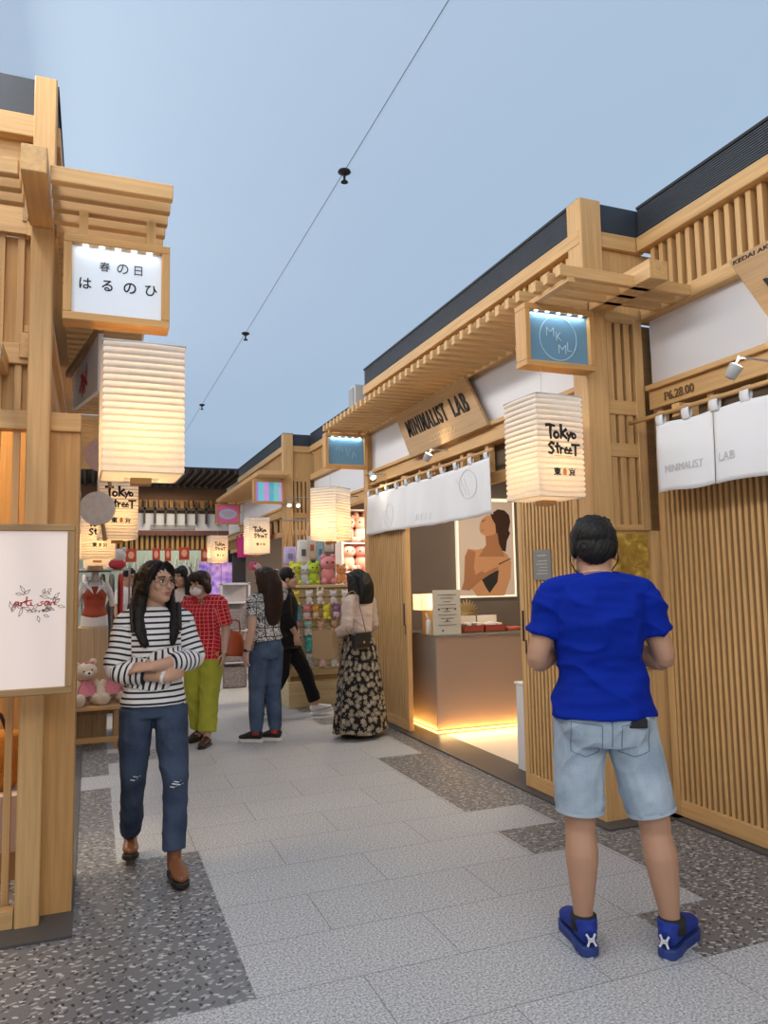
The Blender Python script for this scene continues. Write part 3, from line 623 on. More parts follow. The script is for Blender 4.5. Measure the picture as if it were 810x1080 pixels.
# poster
ps = thing('lightbox_poster', 'backlit poster of a woman with raised chin on the dark shop wall', 'poster', (4.46, 8.05, 1.28))
px = lambda x: 4.06+(x-370)/(600-370)*.82
pz = lambda y: 1.28+(840-y)/(840-470)*1.18
MB().box(4.062, 4.862, 8.03, 8.075, 1.27, 2.47, m=0).build('lightbox', mat('lightbox_edge', (.9, .85, .75), .5, emit=(1, .86, .62), es=.75), ps)
MB().box(4.085, 4.835, 8.024, 8.03, 1.295, 2.43, m=0).build('print_backdrop', mat('poster_backdrop', (.60, .50, .44), .5, emit=(1, .8, .62), es=.12), ps)
skinp = mat('poster_skin', (.52, .26, .13), .6, emit=(.8, .42, .2), es=.12); hairp = mat('poster_hair', (.05, .022, .015), .6); clop = mat('poster_cloth', (.03, .03, .033), .6); skin2 = mat('poster_skin_deep', (.36, .16, .075), .6, emit=(.6, .3, .14), es=.1)
q = MB(); yy = 8.024
def poly(pts, d, m): q.prism([(px(a), yy-d+.001, pz(b_)) for a, b_ in pts], (0, -.001, 0), m)
poly([(512, 520), (530, 508), (556, 512), (574, 530), (578, 556), (570, 590), (576, 600), (562, 630), (556, 672), (534, 664), (522, 610), (508, 560)], .001, 1)
poly([(398, 690), (410, 660), (445, 664), (478, 655), (530, 658), (562, 682), (576, 712), (572, 770), (546, 838), (440, 838), (400, 780)], .002, 0)
poly([(478, 598), (524, 585), (530, 640), (552, 690), (450, 690), (480, 645)], .003, 3)
poly([(458, 566), (466, 548), (484, 534), (508, 530), (524, 552), (528, 590), (512, 606), (482, 612), (462, 602), (456, 588)], .004, 0)
poly([(500, 526), (520, 530), (532, 560), (530, 600), (520, 600), (518, 566), (506, 545)], .005, 1)
poly([(456, 768), (482, 752), (526, 742), (520, 786), (500, 812), (488, 828), (474, 806)], .004, 2)
poly([(382, 812), (392, 780), (398, 690), (412, 662), (438, 672), (430, 730), (436, 758), (470, 738), (505, 712), (524, 718), (524, 740), (486, 760), (452, 782), (412, 816)], .006, 3)
poly([(455, 735), (500, 708), (524, 714), (526, 726), (505, 735), (470, 752)], .007, 0)
poly([(524, 718), (574, 696), (575, 699), (526, 722)], .005, 2)
poly([(464, 556), (480, 548), (480, 551), (466, 559)], .005, 1)
poly([(462, 590), (474, 588), (474, 592), (463, 594)], .005, 3)
q.build('printed_figure', [skinp, hairp, clop, skin2], ps)
# things on the counter
tl = thing('table_lamp', 'small table lamp with glowing box shade on the shop counter', 'lamp', (3.22, 7.0, .955))
q = MB(); C4 = [(3.07, 6.9), (3.38, 6.9), (3.38, 7.1), (3.07, 7.1)]
q.add([(x, y, z) for z in (1.19, 1.35) for x, y in C4], [(i, (i+1) % 4, 4+(i+1) % 4, 4+i) for i in range(4)])
q.build('lamp_shade', M_paper, tl)
MB().box(3.15, 3.31, 6.94, 7.06, .955, 1.19, m=2).build('lamp_base', WOOD, tl)
MB().ball((3.225, 7.0, 1.27), .022).build('bulb', MATS['bulb_glow'], tl); light('lamp_glow', 'POINT', (3.225, 7.0, 1.27), 6, (1, .62, .28), tl, shadow_soft_size=.045)
bt = thing('dropper_bottle', 'small white dropper bottle beside the counter lamp', 'bottle', (3.1, 6.83, .955))
MB().tube([(3.125, 6.85, .955), (3.125, 6.85, 1.08), (3.125, 6.85, 1.10)], [.025, .025, .012], n=12).build('body', M_white, bt, smooth=True); MB().tube([(3.125, 6.85, 1.10), (3.10, 6.85, 1.16)], .009, n=8).build('dropper', M_white, bt)
cs = thing('counter_sign', 'pale printed notice board standing at the front of the shop counter', 'sign', (3.28, 6.77, .955))
MB().box(3.14, 3.44, 6.76, 6.775, .955, 1.39, m=0).build('board', mat('notice_card', (.50, .48, .42), .7), cs)
q = MB()
for i in range(10):
    w = .10-.03*((i*7) % 3); q.box(3.29-w, 3.29+w, 6.757, 6.76, 1.34-i*.033, 1.345-i*.033, m=0)
for i, (a, z) in enumerate(((3.2, 1.2), (3.29, 1.2), (3.38, 1.2), (3.29, 1.09), (3.24, .99))): q.prism([(a+u, 6.76, z+v) for u, v in circ(0, 0, .011, n=10)[:-1]], (0, -.004, 0), 0)
q.build('printing', mat('notice_ink', (.13, .12, .11), .8), cs)
pw = thing('dried_palm_leaf', 'dried fan palm leaf standing behind the red gift boxes', 'dried leaf', (3.75, 7.2, .955))
MB().tube([(3.72, 7.2, .955), (3.74, 7.2, 1.12)], .006, n=8).build('stem', ORANGEW[2], pw)
q = MB()
for i in range(13):
    a = math.radians(-5+190*i/12); c, s_ = math.cos(a), math.sin(a); L = .17-.03*abs(i-6)/6
    q.add([(3.74, 7.2, 1.12), (3.74+c*L*.7-s_*.018, 7.19, 1.12+s_*L*.7+c*.018), (3.74+c*L, 7.2, 1.12+s_*L), (3.74+c*L*.7+s_*.018, 7.21, 1.12+s_*L*.7-c*.018)], [(0, 1, 2, 3)])
q.build('fan_leaf', mat('dried_leaf', (.42, .30, .14), .8), pw, solid=.002)
M_red = mat('red_box', (.30, .055, .035), .5); M_cream = mat('cream_card', (.72, .65, .58), .6); M_teal = mat('teal_box', (.10, .16, .16), .5)
def gift(label, x, y, w, d, contents):
    r = thing('gift_box', label, 'box', (x+w/2, y, .955), 'open red gift boxes'); q = MB(); z = .955; t = .006
    q.box(x, x+w, y, y+d, z, z+t, m=0); q.box(x, x+w, y, y+t, z, z+.07, m=0); q.box(x, x+w, y+d-t, y+d, z, z+.07, m=0); q.box(x, x+t, y, y+d, z, z+.07, m=0); q.box(x+w-t, x+w, y, y+d, z, z+.07, m=0); q.build('tray', M_red, r)
    MB().box(x+.01, x+w, y+d, y+d+.012, z, z+.16, m=0).build('open_lid', M_cream, r)
    n = len(contents)
    for i, c in enumerate(contents): MB().box(x+.012+i*(w-.02)/n, x+(i+1)*(w-.02)/n, y+.03, y+d-.03, z+t, z+.085+.01*(i % 2), m=0).build('packet', c, r, bevel=.003)
gift('open red gift box with teal and white packets beside the counter notice', 3.49, 6.80, .235, .18, (M_teal, M_cream, M_teal, M_cream))
gift('open red gift box with white packets, second from the notice', 3.735, 6.80, .235, .18, (M_cream, M_white, M_cream))
rb = thing('red_tray', 'flat red tray at the right end of the shop counter', 'tray', (4.09, 6.85, .955)); MB().box(3.99, 4.2, 6.78, 6.98, .955, .985, m=0).build('tray', M_red, rb, bevel=.004); MB().box(4.01, 4.18, 6.8, 6.96, .985, .992, m=0).build('lining', mat('red_lining', (.42, .10, .06), .7), rb)
pd = thing('display_plinth', 'slim white plinth just inside the doorway beside the slatted door', 'plinth', (3.3, 5.1, .004)); MB().box(3.14, 3.44, 5.0, 5.25, .004, .66, m=0).build('body', M_white, pd, bevel=.005); MB().box(3.13, 3.45, 4.99, 5.26, .66, .68, m=0).build('top', M_white, pd, bevel=.004)
# spot lamps
def spot(label, x, y, z, tx, ty, tz, e=12, wallpt=()):
    wallpt = list(wallpt)
    r = thing('spot_lamp', label, 'lamp', (x, y, z), 'small spot lamps under the eaves')
    d = (Vector((tx, ty, tz))-Vector((x, y, z))).normalized(); p = Vector((x, y, z))
    MB().tube([p-d*.07, p-d*.01, p], [.028, .036, .038], n=14).build('can', M_grey, r, smooth=True)
    MB().tube([p-d*.004, p+d*.003], .032, n=14).build('lens', mat('lamp_lens', (1, .95, .85), .4, emit=(1, .86, .62), es=12), r)
    MB().tube([p-d*.06]+wallpt, .008, n=8).build('bracket', M_grey, r)
    l = light('spot', 'SPOT', tuple(p+d*.012), e, (1, .80, .52), r, spot_size=math.radians(95), spot_blend=.7, shadow_soft_size=.03); l.rotation_euler = d.to_track_quat('-Z', 'Y').to_euler()
spot('spot lamp aimed up at the name board above the white noren', 2.78, 6.0, 2.61, 2.905, 5.85, 2.95, 5, [(2.80, 6.0, 2.65), (2.98, 6.0, 2.65)])
spot('small glowing spot lamp at the far end of the noren with line drawings', 2.83, 7.55, 2.61, 2.905, 7.2, 2.2, 4, [(2.85, 7.55, 2.65), (2.98, 7.55, 2.65)])
spot('spot lamp on the beam above the long plain noren', 3.18, 2.95, 2.60, 3.33, 2.8, 2.95, 5, [(3.2, 2.95, 2.65), (3.43, 2.95, 2.65)])
spot('left of two glowing spot lamps before the toy shop lattice', 3.01, 12.0, 2.75, 3.0, 10.6, 1.2, 20, [(3.01, 12.06, 2.77), (3.01, 12.14, 2.77)])
spot('right of two glowing spot lamps before the toy shop lattice', 3.16, 12.0, 2.75, 3.3, 10.4, 1.2, 20, [(3.16, 12.06, 2.77), (3.16, 12.14, 2.77)])
# shop room lights
for i, (x, y, z, e) in enumerate(((4.2, 6.2, 2.9, 60), (4.9, 10.2, 2.9, 120), (4.2, 14.2, 2.9, 70), (4.5, 2.2, 2.9, 25))): light('shop_downlight', 'AREA', (x, y, z), e, (1, .82, .6), size=1.2)
for i, (x, y, z, e) in enumerate(((-1.2, 4.5, 2.9, 45), (-1.4, 9.8, 2.9, 70), (-1.4, 14, 2.9, 70))): light('shop_downlight', 'AREA', (x, y, z), e, (1, .76, .45), size=.8)
light('side_lamp', 'POINT', (3.02, 4.55, 1.9), 1.5, (1, .7, .3), shadow_soft_size=.05)
# grey speaker box at the parapet end
sp = thing('wall_speaker', 'pale grey box mounted at the far end of the jewellery shop parapet', 'speaker', (2.93, 8.3, 3.5))
MB().box(2.86, 3.06, 8.22, 8.42, 3.48, 3.82, m=0).build('cabinet', M_grey, sp, bevel=.015); MB().box(2.85, 2.86, 8.24, 8.40, 3.52, 3.78, m=0).build('grille', mat('grille', (.30, .31, .32), .6), sp)
# ------------------------------------------------------------------ people: tools
def V(*a): return Vector(a)
def remesh(mb, name, m, vox=.007, smooth=3, fac=.5, wrinkle=0.0, wf=(9, 9, 5), parent=None, pat=None, seed=0):
    me = bpy.data.meshes.new('tmp'); me.from_pydata(mb.v, [], mb.f)
    bm = bmesh.new(); bm.from_mesh(me); bmesh.ops.recalc_face_normals(bm, faces=bm.faces); bm.to_mesh(me); bm.free()
    o = bpy.data.objects.new('tmp', me); COL.objects.link(o)
    q = o.modifiers.new('r', 'REMESH'); q.mode = 'VOXEL'; q.voxel_size = vox
    q = o.modifiers.new('s', 'SMOOTH'); q.iterations = smooth; q.factor = fac
    dg = bpy.context.evaluated_depsgraph_get(); nm = bpy.data.meshes.new_from_object(o.evaluated_get(dg)); bpy.data.objects.remove(o); bpy.data.meshes.remove(me)
    nm.name = name; nm.materials.clear(); nm.materials.append(m)
    if wrinkle:
        ns = [v.normal.copy() for v in nm.vertices]
        for v, n in zip(nm.vertices, ns):
            c = v.co; w = noise.noise(V(c.x*wf[0]+seed, c.y*wf[1], c.z*wf[2]+c.x*3))+.5*noise.noise(V(c.x*wf[0]*2.3, c.y*wf[1]*2.3+seed, c.z*wf[2]*2.6-c.y*4))
            g = 1-abs(noise.noise(V((c.x+c.z*.6)*wf[0]*.8+seed, c.y*wf[1]*.6, (c.z-c.x*.5)*wf[2]*.55+7))); w += 1.6*g**5-.55
            v.co = c+n*(w*wrinkle)
    if pat:
        at = nm.attributes.new('pat', 'FLOAT_VECTOR', 'POINT'); buf = []
        for v in nm.vertices: buf += pat(v.co)
        at.data.foreach_set('vector', buf)
    nm.polygons.foreach_set('use_smooth', [True]*len(nm.polygons))
    o = bpy.data.objects.new(name, nm); COL.objects.link(o); o.parent = parent
    return o
def pb(mb, name, m, root, smooth=True, **kw):
    o = mb.build(name, m, None, smooth=smooth, **kw); o.parent = root; return o
def skin(name, c): return mat(name, c, .5, var=.06, bscale=14, spec=.35)
SK1 = skin('skin_light', (.56, .34, .235)); SK2 = skin('skin_tan', (.47, .265, .17)); SK3 = skin('skin_rosy', (.58, .37, .28))
def hair_mat(name, c):
    m, nt, b = nodes(name); tc = nt.nodes.new('ShaderNodeTexCoord'); mp = nt.nodes.new('ShaderNodeMapping'); mp.inputs['Scale'].default_value = (130, 130, 9)
    nz = nt.nodes.new('ShaderNodeTexNoise'); nz.inputs['Scale'].default_value = 1; bp = nt.nodes.new('ShaderNodeBump'); bp.inputs['Strength'].default_value = .5; bp.inputs['Distance'].default_value = .01
    nt.links.new(tc.outputs['Object'], mp.inputs[0]); nt.links.new(mp.outputs[0], nz.inputs[0]); nt.links.new(nz.outputs['Fac'], bp.inputs['Height']); nt.links.new(bp.outputs[0], b.inputs['Normal'])
    b.inputs['Base Color'].default_value = (*c, 1); b.inputs['Roughness'].default_value = .45; b.inputs['Specular IOR Level'].default_value = .22; return m
H_BLK = hair_mat('black_hair', (.010, .009, .009)); H_BRN = hair_mat('dark_brown_hair', (.03, .016, .011))
def pat_mat(name, fn, rough=.85, bump=0):
    m, nt, b = nodes(name); at = nt.nodes.new('ShaderNodeAttribute'); at.attribute_name = 'pat'
    nt.links.new(fn(nt, at.outputs['Vector']), b.inputs['Base Color']); b.inputs['Roughness'].default_value = rough; b.inputs['Specular IOR Level'].default_value = .2
    return m
def mth(nt, op, a, b=None, c=None):
    n = nt.nodes.new('ShaderNodeMath'); n.operation = op
    for i, q in enumerate((a, b, c)):
        if q is None: continue
        if isinstance(q, (int, float)): n.inputs[i].default_value = q
        else: nt.links.new(q, n.inputs[i])
    return n.outputs[0]
def mixc(nt, f, a, b):
    n = nt.nodes.new('ShaderNodeMix'); n.data_type = 'RGBA'; nt.links.new(f, n.inputs[0])
    for i, q in ((6, a), (7, b)):
        if isinstance(q, tuple): n.inputs[i].default_value = (*q, 1)
        else: nt.links.new(q, n.inputs[i])
    return n.outputs[2]
def sep(nt, v): n = nt.nodes.new('ShaderNodeSeparateXYZ'); nt.links.new(v, n.inputs[0]); return n.outputs
def line(nt, x, per, w, ph=0.0): return mth(nt, 'LESS_THAN', mth(nt, 'FRACT', mth(nt, 'ADD', mth(nt, 'DIVIDE', x, per), 10+ph)), w)
M_stripes = pat_mat('breton_stripes', lambda nt, v: mixc(nt, line(nt, sep(nt, v)[1], .030, .36), (.78, .77, .76), (.018, .022, .04)))
def f_redplaid(nt, v):
    s = sep(nt, v); l = mth(nt, 'MAXIMUM', line(nt, s[0], .036, .13), line(nt, s[1], .036, .13)); d = mth(nt, 'MAXIMUM', line(nt, s[0], .072, .3, .3), line(nt, s[1], .072, .3, .3))
    return mixc(nt, l, mixc(nt, d, (.58, .016, .025), (.42, .010, .02)), (.75, .26, .26))
M_redplaid = pat_mat('red_check', f_redplaid)
def f_bwplaid(nt, v):
    s = sep(nt, v); l = mth(nt, 'MAXIMUM', line(nt, s[0], .082, .10), line(nt, s[1], .082, .10))
    vo = nt.nodes.new('ShaderNodeTexVoronoi'); vo.inputs['Scale'].default_value = 95; nt.links.new(v, vo.inputs['Vector']); k = mth(nt, 'GREATER_THAN', vo.outputs['Distance'], .52)
    return mixc(nt, l, mixc(nt, k, (.70, .70, .68), (.16, .16, .17)), (.012, .012, .014))
M_bwplaid = pat_mat('white_grid_check', f_bwplaid)
def f_floral(nt, v):
    out = None
    for sc, off, col in ((13, 0, (.36, .31, .24)), (13, 3.3, (.26, .225, .17)), (20, 7.7, (.21, .18, .135))):
        mp = nt.nodes.new('ShaderNodeVectorMath'); mp.operation = 'MULTIPLY_ADD'; nt.links.new(v, mp.inputs[0]); mp.inputs[1].default_value = (sc, sc, 0); mp.inputs[2].default_value = (off, off*1.7, 0)
        vo = nt.nodes.new('ShaderNodeTexVoronoi'); vo.voronoi_dimensions = '2D'; vo.inputs['Scale'].default_value = 1; vo.inputs['Randomness'].default_value = .8; nt.links.new(mp.outputs[0], vo.inputs['Vector'])
        sb = nt.nodes.new('ShaderNodeVectorMath'); sb.operation = 'SUBTRACT'; nt.links.new(mp.outputs[0], sb.inputs[0]); nt.links.new(vo.outputs['Position'], sb.inputs[1])
        s = sep(nt, sb.outputs[0]); an = mth(nt, 'ARCTAN2', s[1], s[0])
        r = mth(nt, 'MULTIPLY_ADD', mth(nt, 'ABSOLUTE', mth(nt, 'COSINE', mth(nt, 'MULTIPLY', an, 3.5))), .22, .13)
        f = mth(nt, 'LESS_THAN', vo.outputs['Distance'], r)
        if sc > 15: f = mth(nt, 'LESS_THAN', vo.outputs['Distance'], .16)
        out = mixc(nt, f, out if out is not None else (.012, .011, .011), col)
    return out
M_floral = pat_mat('floral_skirt', f_floral)
def denim(name, a, c, sc=6):
    m, nt, b = nodes(name); tc = nt.nodes.new('ShaderNodeTexCoord'); nz = nt.nodes.new('ShaderNodeTexNoise'); nz.inputs['Scale'].default_value = sc; nz.inputs['Detail'].default_value = 3
    n2 = nt.nodes.new('ShaderNodeTexNoise'); n2.inputs['Scale'].default_value = 240; rp = nt.nodes.new('ShaderNodeValToRGB')
    rp.color_ramp.elements[0].position = .35; rp.color_ramp.elements[1].position = .68; rp.color_ramp.elements[0].color = (*a, 1); rp.color_ramp.elements[1].color = (*c, 1)
    nt.links.new(tc.outputs['Object'], nz.inputs[0]); nt.links.new(tc.outputs['Object'], n2.inputs[0]); nt.links.new(mth(nt, 'MULTIPLY_ADD', n2.outputs['Fac'], .3, mth(nt, 'MULTIPLY', nz.outputs['Fac'], .85)), rp.inputs[0])
    nt.links.new(rp.outputs[0], b.inputs['Base Color']); b.inputs['Roughness'].default_value = .85; b.inputs['Specular IOR Level'].default_value = .2; return m
D_dark = denim('dark_denim', (.016, .025, .05), (.055, .08, .135)); D_mid = denim('mid_denim', (.035, .058, .11), (.085, .125, .21)); D_light = denim('light_denim', (.21, .28, .36), (.42, .51, .60), 5)
M_eyew = mat('eye_white', (.75, .73, .70), .3); M_iris = mat('iris', (.015, .01, .008), .2); M_lip = mat('lips', (.42, .14, .12), .45); M_lens = M_steel
DEF = dict(pelvis=(0, 0, .90), waist=(0, 0, 1.05), chest=(0, -.005, 1.22), upper=(0, .01, 1.335), neck=(0, .018, 1.40), head=(0, -.012, 1.54),
    shL=(.165, .012, 1.345), elL=(.205, .03, 1.08), wrL=(.205, -.04, .85), shR=(-.165, .012, 1.345), elR=(-.205, .03, 1.08), wrR=(-.205, -.04, .85),
    hipL=(.085, 0, .86), knL=(.09, -.015, .47), anL=(.095, .015, .085), hipR=(-.085, 0, .86), knR=(-.09, -.015, .47), anR=(-.095, .015, .085))
class Human:
    def __init__(s, label, loc, h, rz, J, sk, yaw=0, pitch=0, vox=.007, build=1.0, group=None, hands=None, hs=1.03, shoulders=1.0):
        s.k = k = h/1.65; s.root = thing('person', label, 'person', loc, group, rz)
        s.J = {n: Vector(J.get(n, DEF[n]))*k for n in DEF}; s.w = build*k; s.sk = sk; s.vox = vox
        if shoulders != 1.0:
            for n in ('shL', 'shR'):
                if n not in J: s.J[n].x *= shoulders
        s.Mh = Matrix.Translation(s.J['head']) @ Matrix.Rotation(yaw, 4, 'Z') @ Matrix.Rotation(pitch, 4, 'X') @ Matrix.Scale(k*hs, 4)
        s.body(hands or {})
    def axis(s): return (s.J['shL']-s.J['shR']).normalized()
    def torso(s, mb, g=0.0, top=1.0, hem=None, female=.0, flare=0.0):
        J, k, w = s.J, s.k, s.w; rows = []
        lo = J['pelvis']+V(0, 0, -.09*k)
        rows += [(lo, .155*w+g, .105*w+g), (J['pelvis'], .166*w+g, .120*w+g), (J['waist'], .135*w+g, .098*w+g), (J['chest'], .152*w+g, .115*w+g), (J['upper'], .160*w+g, .088*w+g), ((J['upper']*.45+J['neck']*.55), .105*w+g, .070*w+g), (J['neck']+V(0, 0, -.005), .062*w+g*.7, .058*w+g*.7)]
        if hem is not None:
            base = J['pelvis'] if hem < J['waist'].z else J['waist']
            keep = [r for r in rows if r[0].z > hem+.03]; f = keep[0]
            ax = s.J['pelvis'].lerp(s.J['waist'], max(0, min(1, (hem-J['pelvis'].z)/max(.01, J['waist'].z-J['pelvis'].z))))
            rows = [(V(ax.x, ax.y, hem), (.168*w if hem < J['waist'].z-.05 else .142*w)+g+flare, (.122*w if hem < J['waist'].z-.05 else .105*w)+g+flare)]+keep
        mb.tube([r[0] for r in rows], [(r[1], r[2]) for r in rows], n=24, ref=s.axis(), res=5)
        for q in 'LR':
            sd = (J['sh'+q]-J['upper']).normalized(); a = J['neck']+V(0, .008*k, -.035*k)+sd*(.045*w)
            mb.tube([a, a.lerp(J['sh'+q]+V(0, 0, .004*k), .55)+V(0, 0, .004*k), J['sh'+q]+V(0, 0, .002*k)], [(.048*w+g*.7, .045*w+g*.5), (.056*w+g*.6, .046*w+g*.6), (.048*w+g*.8, .046*w+g*.7)], n=14, ref=(0, 1, 0), res=4)
    def limb(s, mb, names, rad, end=9, g=0.0, res=6, mid=True):
        P = [s.J[n] for n in names]; R = [r*s.w+g for r in rad]
        pts = [P[0]]; rs = [R[0]]
        for i in range(1, len(P)):
            pts += [P[i-1].lerp(P[i], .5), P[i]]; rs += [R[2*i-1], R[2*i]]
        if end < len(P)-1:                   # cut at parameter (in segments)
            n = int(end*2+1e-6); f = end*2-n; q = pts[:n+1]; r = rs[:n+1]
            if f > .02: q.append(pts[n].lerp(pts[n+1], f)); r.append(rs[n]*(1-f)+rs[n+1]*f)
            pts, rs = q, r
        mb.tube(pts, rs, n=16, ref=(0, 1, 0) if abs((P[1]-P[0]).normalized().y) < .9 else (1, 0, 0), res=res); return pts
    def hand(s, mb, wr, d, n, side, curl=.35, spread=.06):
        k = s.k; d = Vector(d).normalized(); n = Vector(n); n = (n-n.dot(d)*d).normalized(); t = d.cross(n)*-side; wr = Vector(wr)
        mb.tube([wr-d*.02*k, wr+d*.02*k, wr+d*.06*k, wr+d*.09*k], [(.021*k, .017*k), (.030*k, .016*k), (.039*k, .0145*k), (.037*k, .012*k)], n=14, ref=t)
        for i, (o, L) in enumerate(((.030, .070), (.010, .078), (-.011, .072), (-.031, .057))):
            p = wr+d*(.075*k)+t*(o*k); dd = (d+t*(spread*o/.03)).normalized(); pts = [p]; a = curl
            for q in range(3):
                c = dd*math.cos(a)+n*math.sin(a); p = p+c*(L*k*(.45, .33, .28)[q]); pts.append(p); a += curl*1.3
            mb.tube(pts, [.0088*k, .0084*k, .0078*k, .0062*k], n=8, ref=t)
        p = wr+d*.015*k+t*.022*k; a = (d*.55+t*.8+n*.25).normalized(); b = (d*.85+t*.25+n*.45).normalized()
        mb.tube([p, p+a*.045*k, p+a*.045*k+b*.032*k, p+a*.045*k+b*.055*k], [.013*k, .0105*k, .0092*k, .007*k], n=8, ref=n)
    def body(s, hands):
        mb = MB(); k, J = s.k, s.J
        s.torso(mb, -.012)
        mb.tube([J['neck']+V(0, .006, -.05), J['neck'].lerp(J['head'], .35), J['head']+V(0, .012*k, -.02)], [(.064*s.w, .06*s.w), (.05*s.w, .053*s.w), (.05*s.w, .055*s.w)], n=16)
        for q in 'LR':
            s.limb(mb, ['sh'+q, 'el'+q, 'wr'+q], [.043, .043, .038, .037, .026]); mb.ball(J['sh'+q]-V(0, 0, .006), .044*s.w)
            K, A = J['kn'+q], J['an'+q]; b = V(0, .012*k, 0)
            mb.tube([J['hip'+q], J['hip'+q].lerp(K, .5), K, K.lerp(A, .14), K.lerp(A, .34)+b, K.lerp(A, .62)+b*.6, K.lerp(A, .86), A-V(0, 0, .03*k)], [r*s.w for r in (.086, .076, .055, .051, .0575, .046, .034, .034)], n=16, ref=(0, 1, 0), res=5)
            if q in hands:
                d, n, c = hands[q]; s.hand(mb, J['wr'+q], d, n, 1 if q == 'L' else -1, c)
        H = MB()
        H.ball((0, .014, .028), (.074, .092, .086), n=20, k=12); H.ball((0, -.016, -.03), (.063, .072, .078), n=18, k=12); H.ball((0, -.058, -.085), (.030, .026, .024)); H.ball((0, -.03, -.06), (.052, .05, .048))
        H.tube([(0, -.082, .012), (0, -.094, -.012), (0, -.104, -.030), (0, -.088, -.036)], [(.008, .008), (.010, .010), (.0145, .011), (.012, .007)], n=10)
        for q in (1, -1):
            H.ball((q*.073, .016, -.008), (.008, .019, .030)); H.ball((q*.038, -.062, -.022), (.024, .02, .022)); H.ball((q*.03, -.074, .026), (.024, .012, .008))
        H.ball((0, -.083, -.056), (.022, .010, .0065)); H.ball((0, -.081, -.067), (.019, .010, .007))
        mb.add([s.Mh @ Vector(p) for p in H.v], H.f)
        remesh(mb, 'body', s.sk, s.vox, 2, parent=s.root)
    def hp(s, mb): mb.v = [tuple(s.Mh @ Vector(p)) for p in mb.v]; return mb
    def face(s, lips=True, glasses=None):
        for q in (1, -1):
            e = pb(s.hp(MB().ball((q*.030, -.0775, .002), (.0145, .010, .0068))), 'eye', M_eyew, s.root); pb(s.hp(MB().ball((q*.030, -.0855, .002), (.0066, .0045, .0062))), 'iris', M_iris, None).parent = e
            pb(s.hp(MB().tube([(q*.046, -.076, .0075), (q*.03, -.0885, .0105), (q*.016, -.084, .006)], .0022, n=6, res=4)), 'eyelash', M_iris, None).parent = e
            pb(s.hp(MB().tube([(q*.05, -.074, .024), (q*.033, -.088, .0285), (q*.014, -.090, .025)], [.002, .0036, .003], n=6, res=4)), 'eyebrow', H_BRN, s.root)
        if lips:
            pb(s.hp(MB().ball((0, -.0895, -.0560), (.0215, .0065, .0050)).ball((0, -.0875, -.0660), (.018, .0075, .0055))), 'lips', M_lip, s.root)
        if glasses:
            g = MB(); rr = .0016
            for q in (1, -1):
                c = circ(q*.033, -.002, .025, .0165, 0, 360, 20); g.tube([(a, -.101+abs(a)*.16, b_) for a, b_ in c], rr, n=6)
                g.tube([(q*.058, -.0915, .002), (q*.074, -.06, .004), (q*.078, .01, .002)], rr, n=6)
            g.tube([(-.009, -.1, .0), (0, -.103, .004), (.009, -.1, .0)], rr, n=6)
            pb(s.hp(g), 'glasses', glasses, s.root)
    def hair(s, mb, m, vox=.007, smooth=3, wr=.0022): return remesh(s.hp(mb), 'hair', m, vox, smooth, wrinkle=wr, wf=(70, 70, 6), parent=s.root)
    def armpat(s, sleeves=True):
        J = s.J; segs = [(J['sh'+q], J['el'+q], 0) for q in 'LR']+[(J['el'+q], J['wr'+q], 1) for q in 'LR']; ax = s.axis()
        def f(c):
            best = None
            for a, b, i in segs:
                ab = b-a; t = max(0, min(1, (c-a).dot(ab)/ab.length_squared)); d = (c-(a+ab*t)).length
                if i == 0 and t < .18: continue
                if best is None or d < best[0]: best = (d, a, ab, t, i)
            if sleeves and best and best[0] < .083*s.w:
                d, a, ab, t, i = best; u = ab.normalized(); p = c-a; r = p-u*p.dot(u); e = Vector((0, 1, 0)); e = (e-e.dot(u)*u).normalized(); g = u.cross(e)
                return (math.atan2(r.dot(g), r.dot(e))*.06, ab.length*t+(i*.29), 0)
            p = c-J['waist']
            return (p.dot(ax), c.z, 0)
        return f
    def shirt(s, m, hem, end=.95, g=.014, sg=.016, wrinkle=.004, pat=None, flare=.0, vox=.0075, name='shirt', rad=(.050, .048, .045, .042, .034), wf=(9, 9, 6), smooth=3):
        mb = MB(); s.torso(mb, g, hem=hem, flare=flare)
        for q in 'LR':
            mb.ball(s.J['sh'+q]+V(0, 0, -.006), (.050*s.w+sg*.5)); s.limb(mb, ['sh'+q, 'el'+q, 'wr'+q], rad, end=end, g=sg)
        return remesh(mb, name, m, vox, smooth, wrinkle=wrinkle, wf=wf, parent=s.root, pat=pat)
    def trousers(s, m, end=1.9, g=.012, top=None, rad=(.095, .085, .064, .058, .05), wrinkle=.004, vox=.0075, name='trousers'):
        mb = MB(); J, w = s.J, s.w; top = top or (J['pelvis'].z+.07)
        mb.tube([J['pelvis']+V(0, 0, -.11*s.k), J['pelvis']+V(0, .006, -.04*s.k), V(J['pelvis'].x, J['pelvis'].y, top)], [(.146*w+g*.7, .102*w+g*.7), (.160*w+g*.6, .116*w+g*.6), (.134*w+g*.3, .098*w+g*.3)], n=24, ref=s.axis(), res=4)
        for q in 'LR':
            s.limb(mb, ['hip'+q, 'kn'+q, 'an'+q], rad, end=end, g=g)
            mb.ball(J['hip'+q]+V(0, .036*s.k, -.01), (.080*w, .084*w, .095*w))
        return remesh(mb, name, m, vox, 3, wrinkle=wrinkle, wf=(11, 11, 9), parent=s.root)
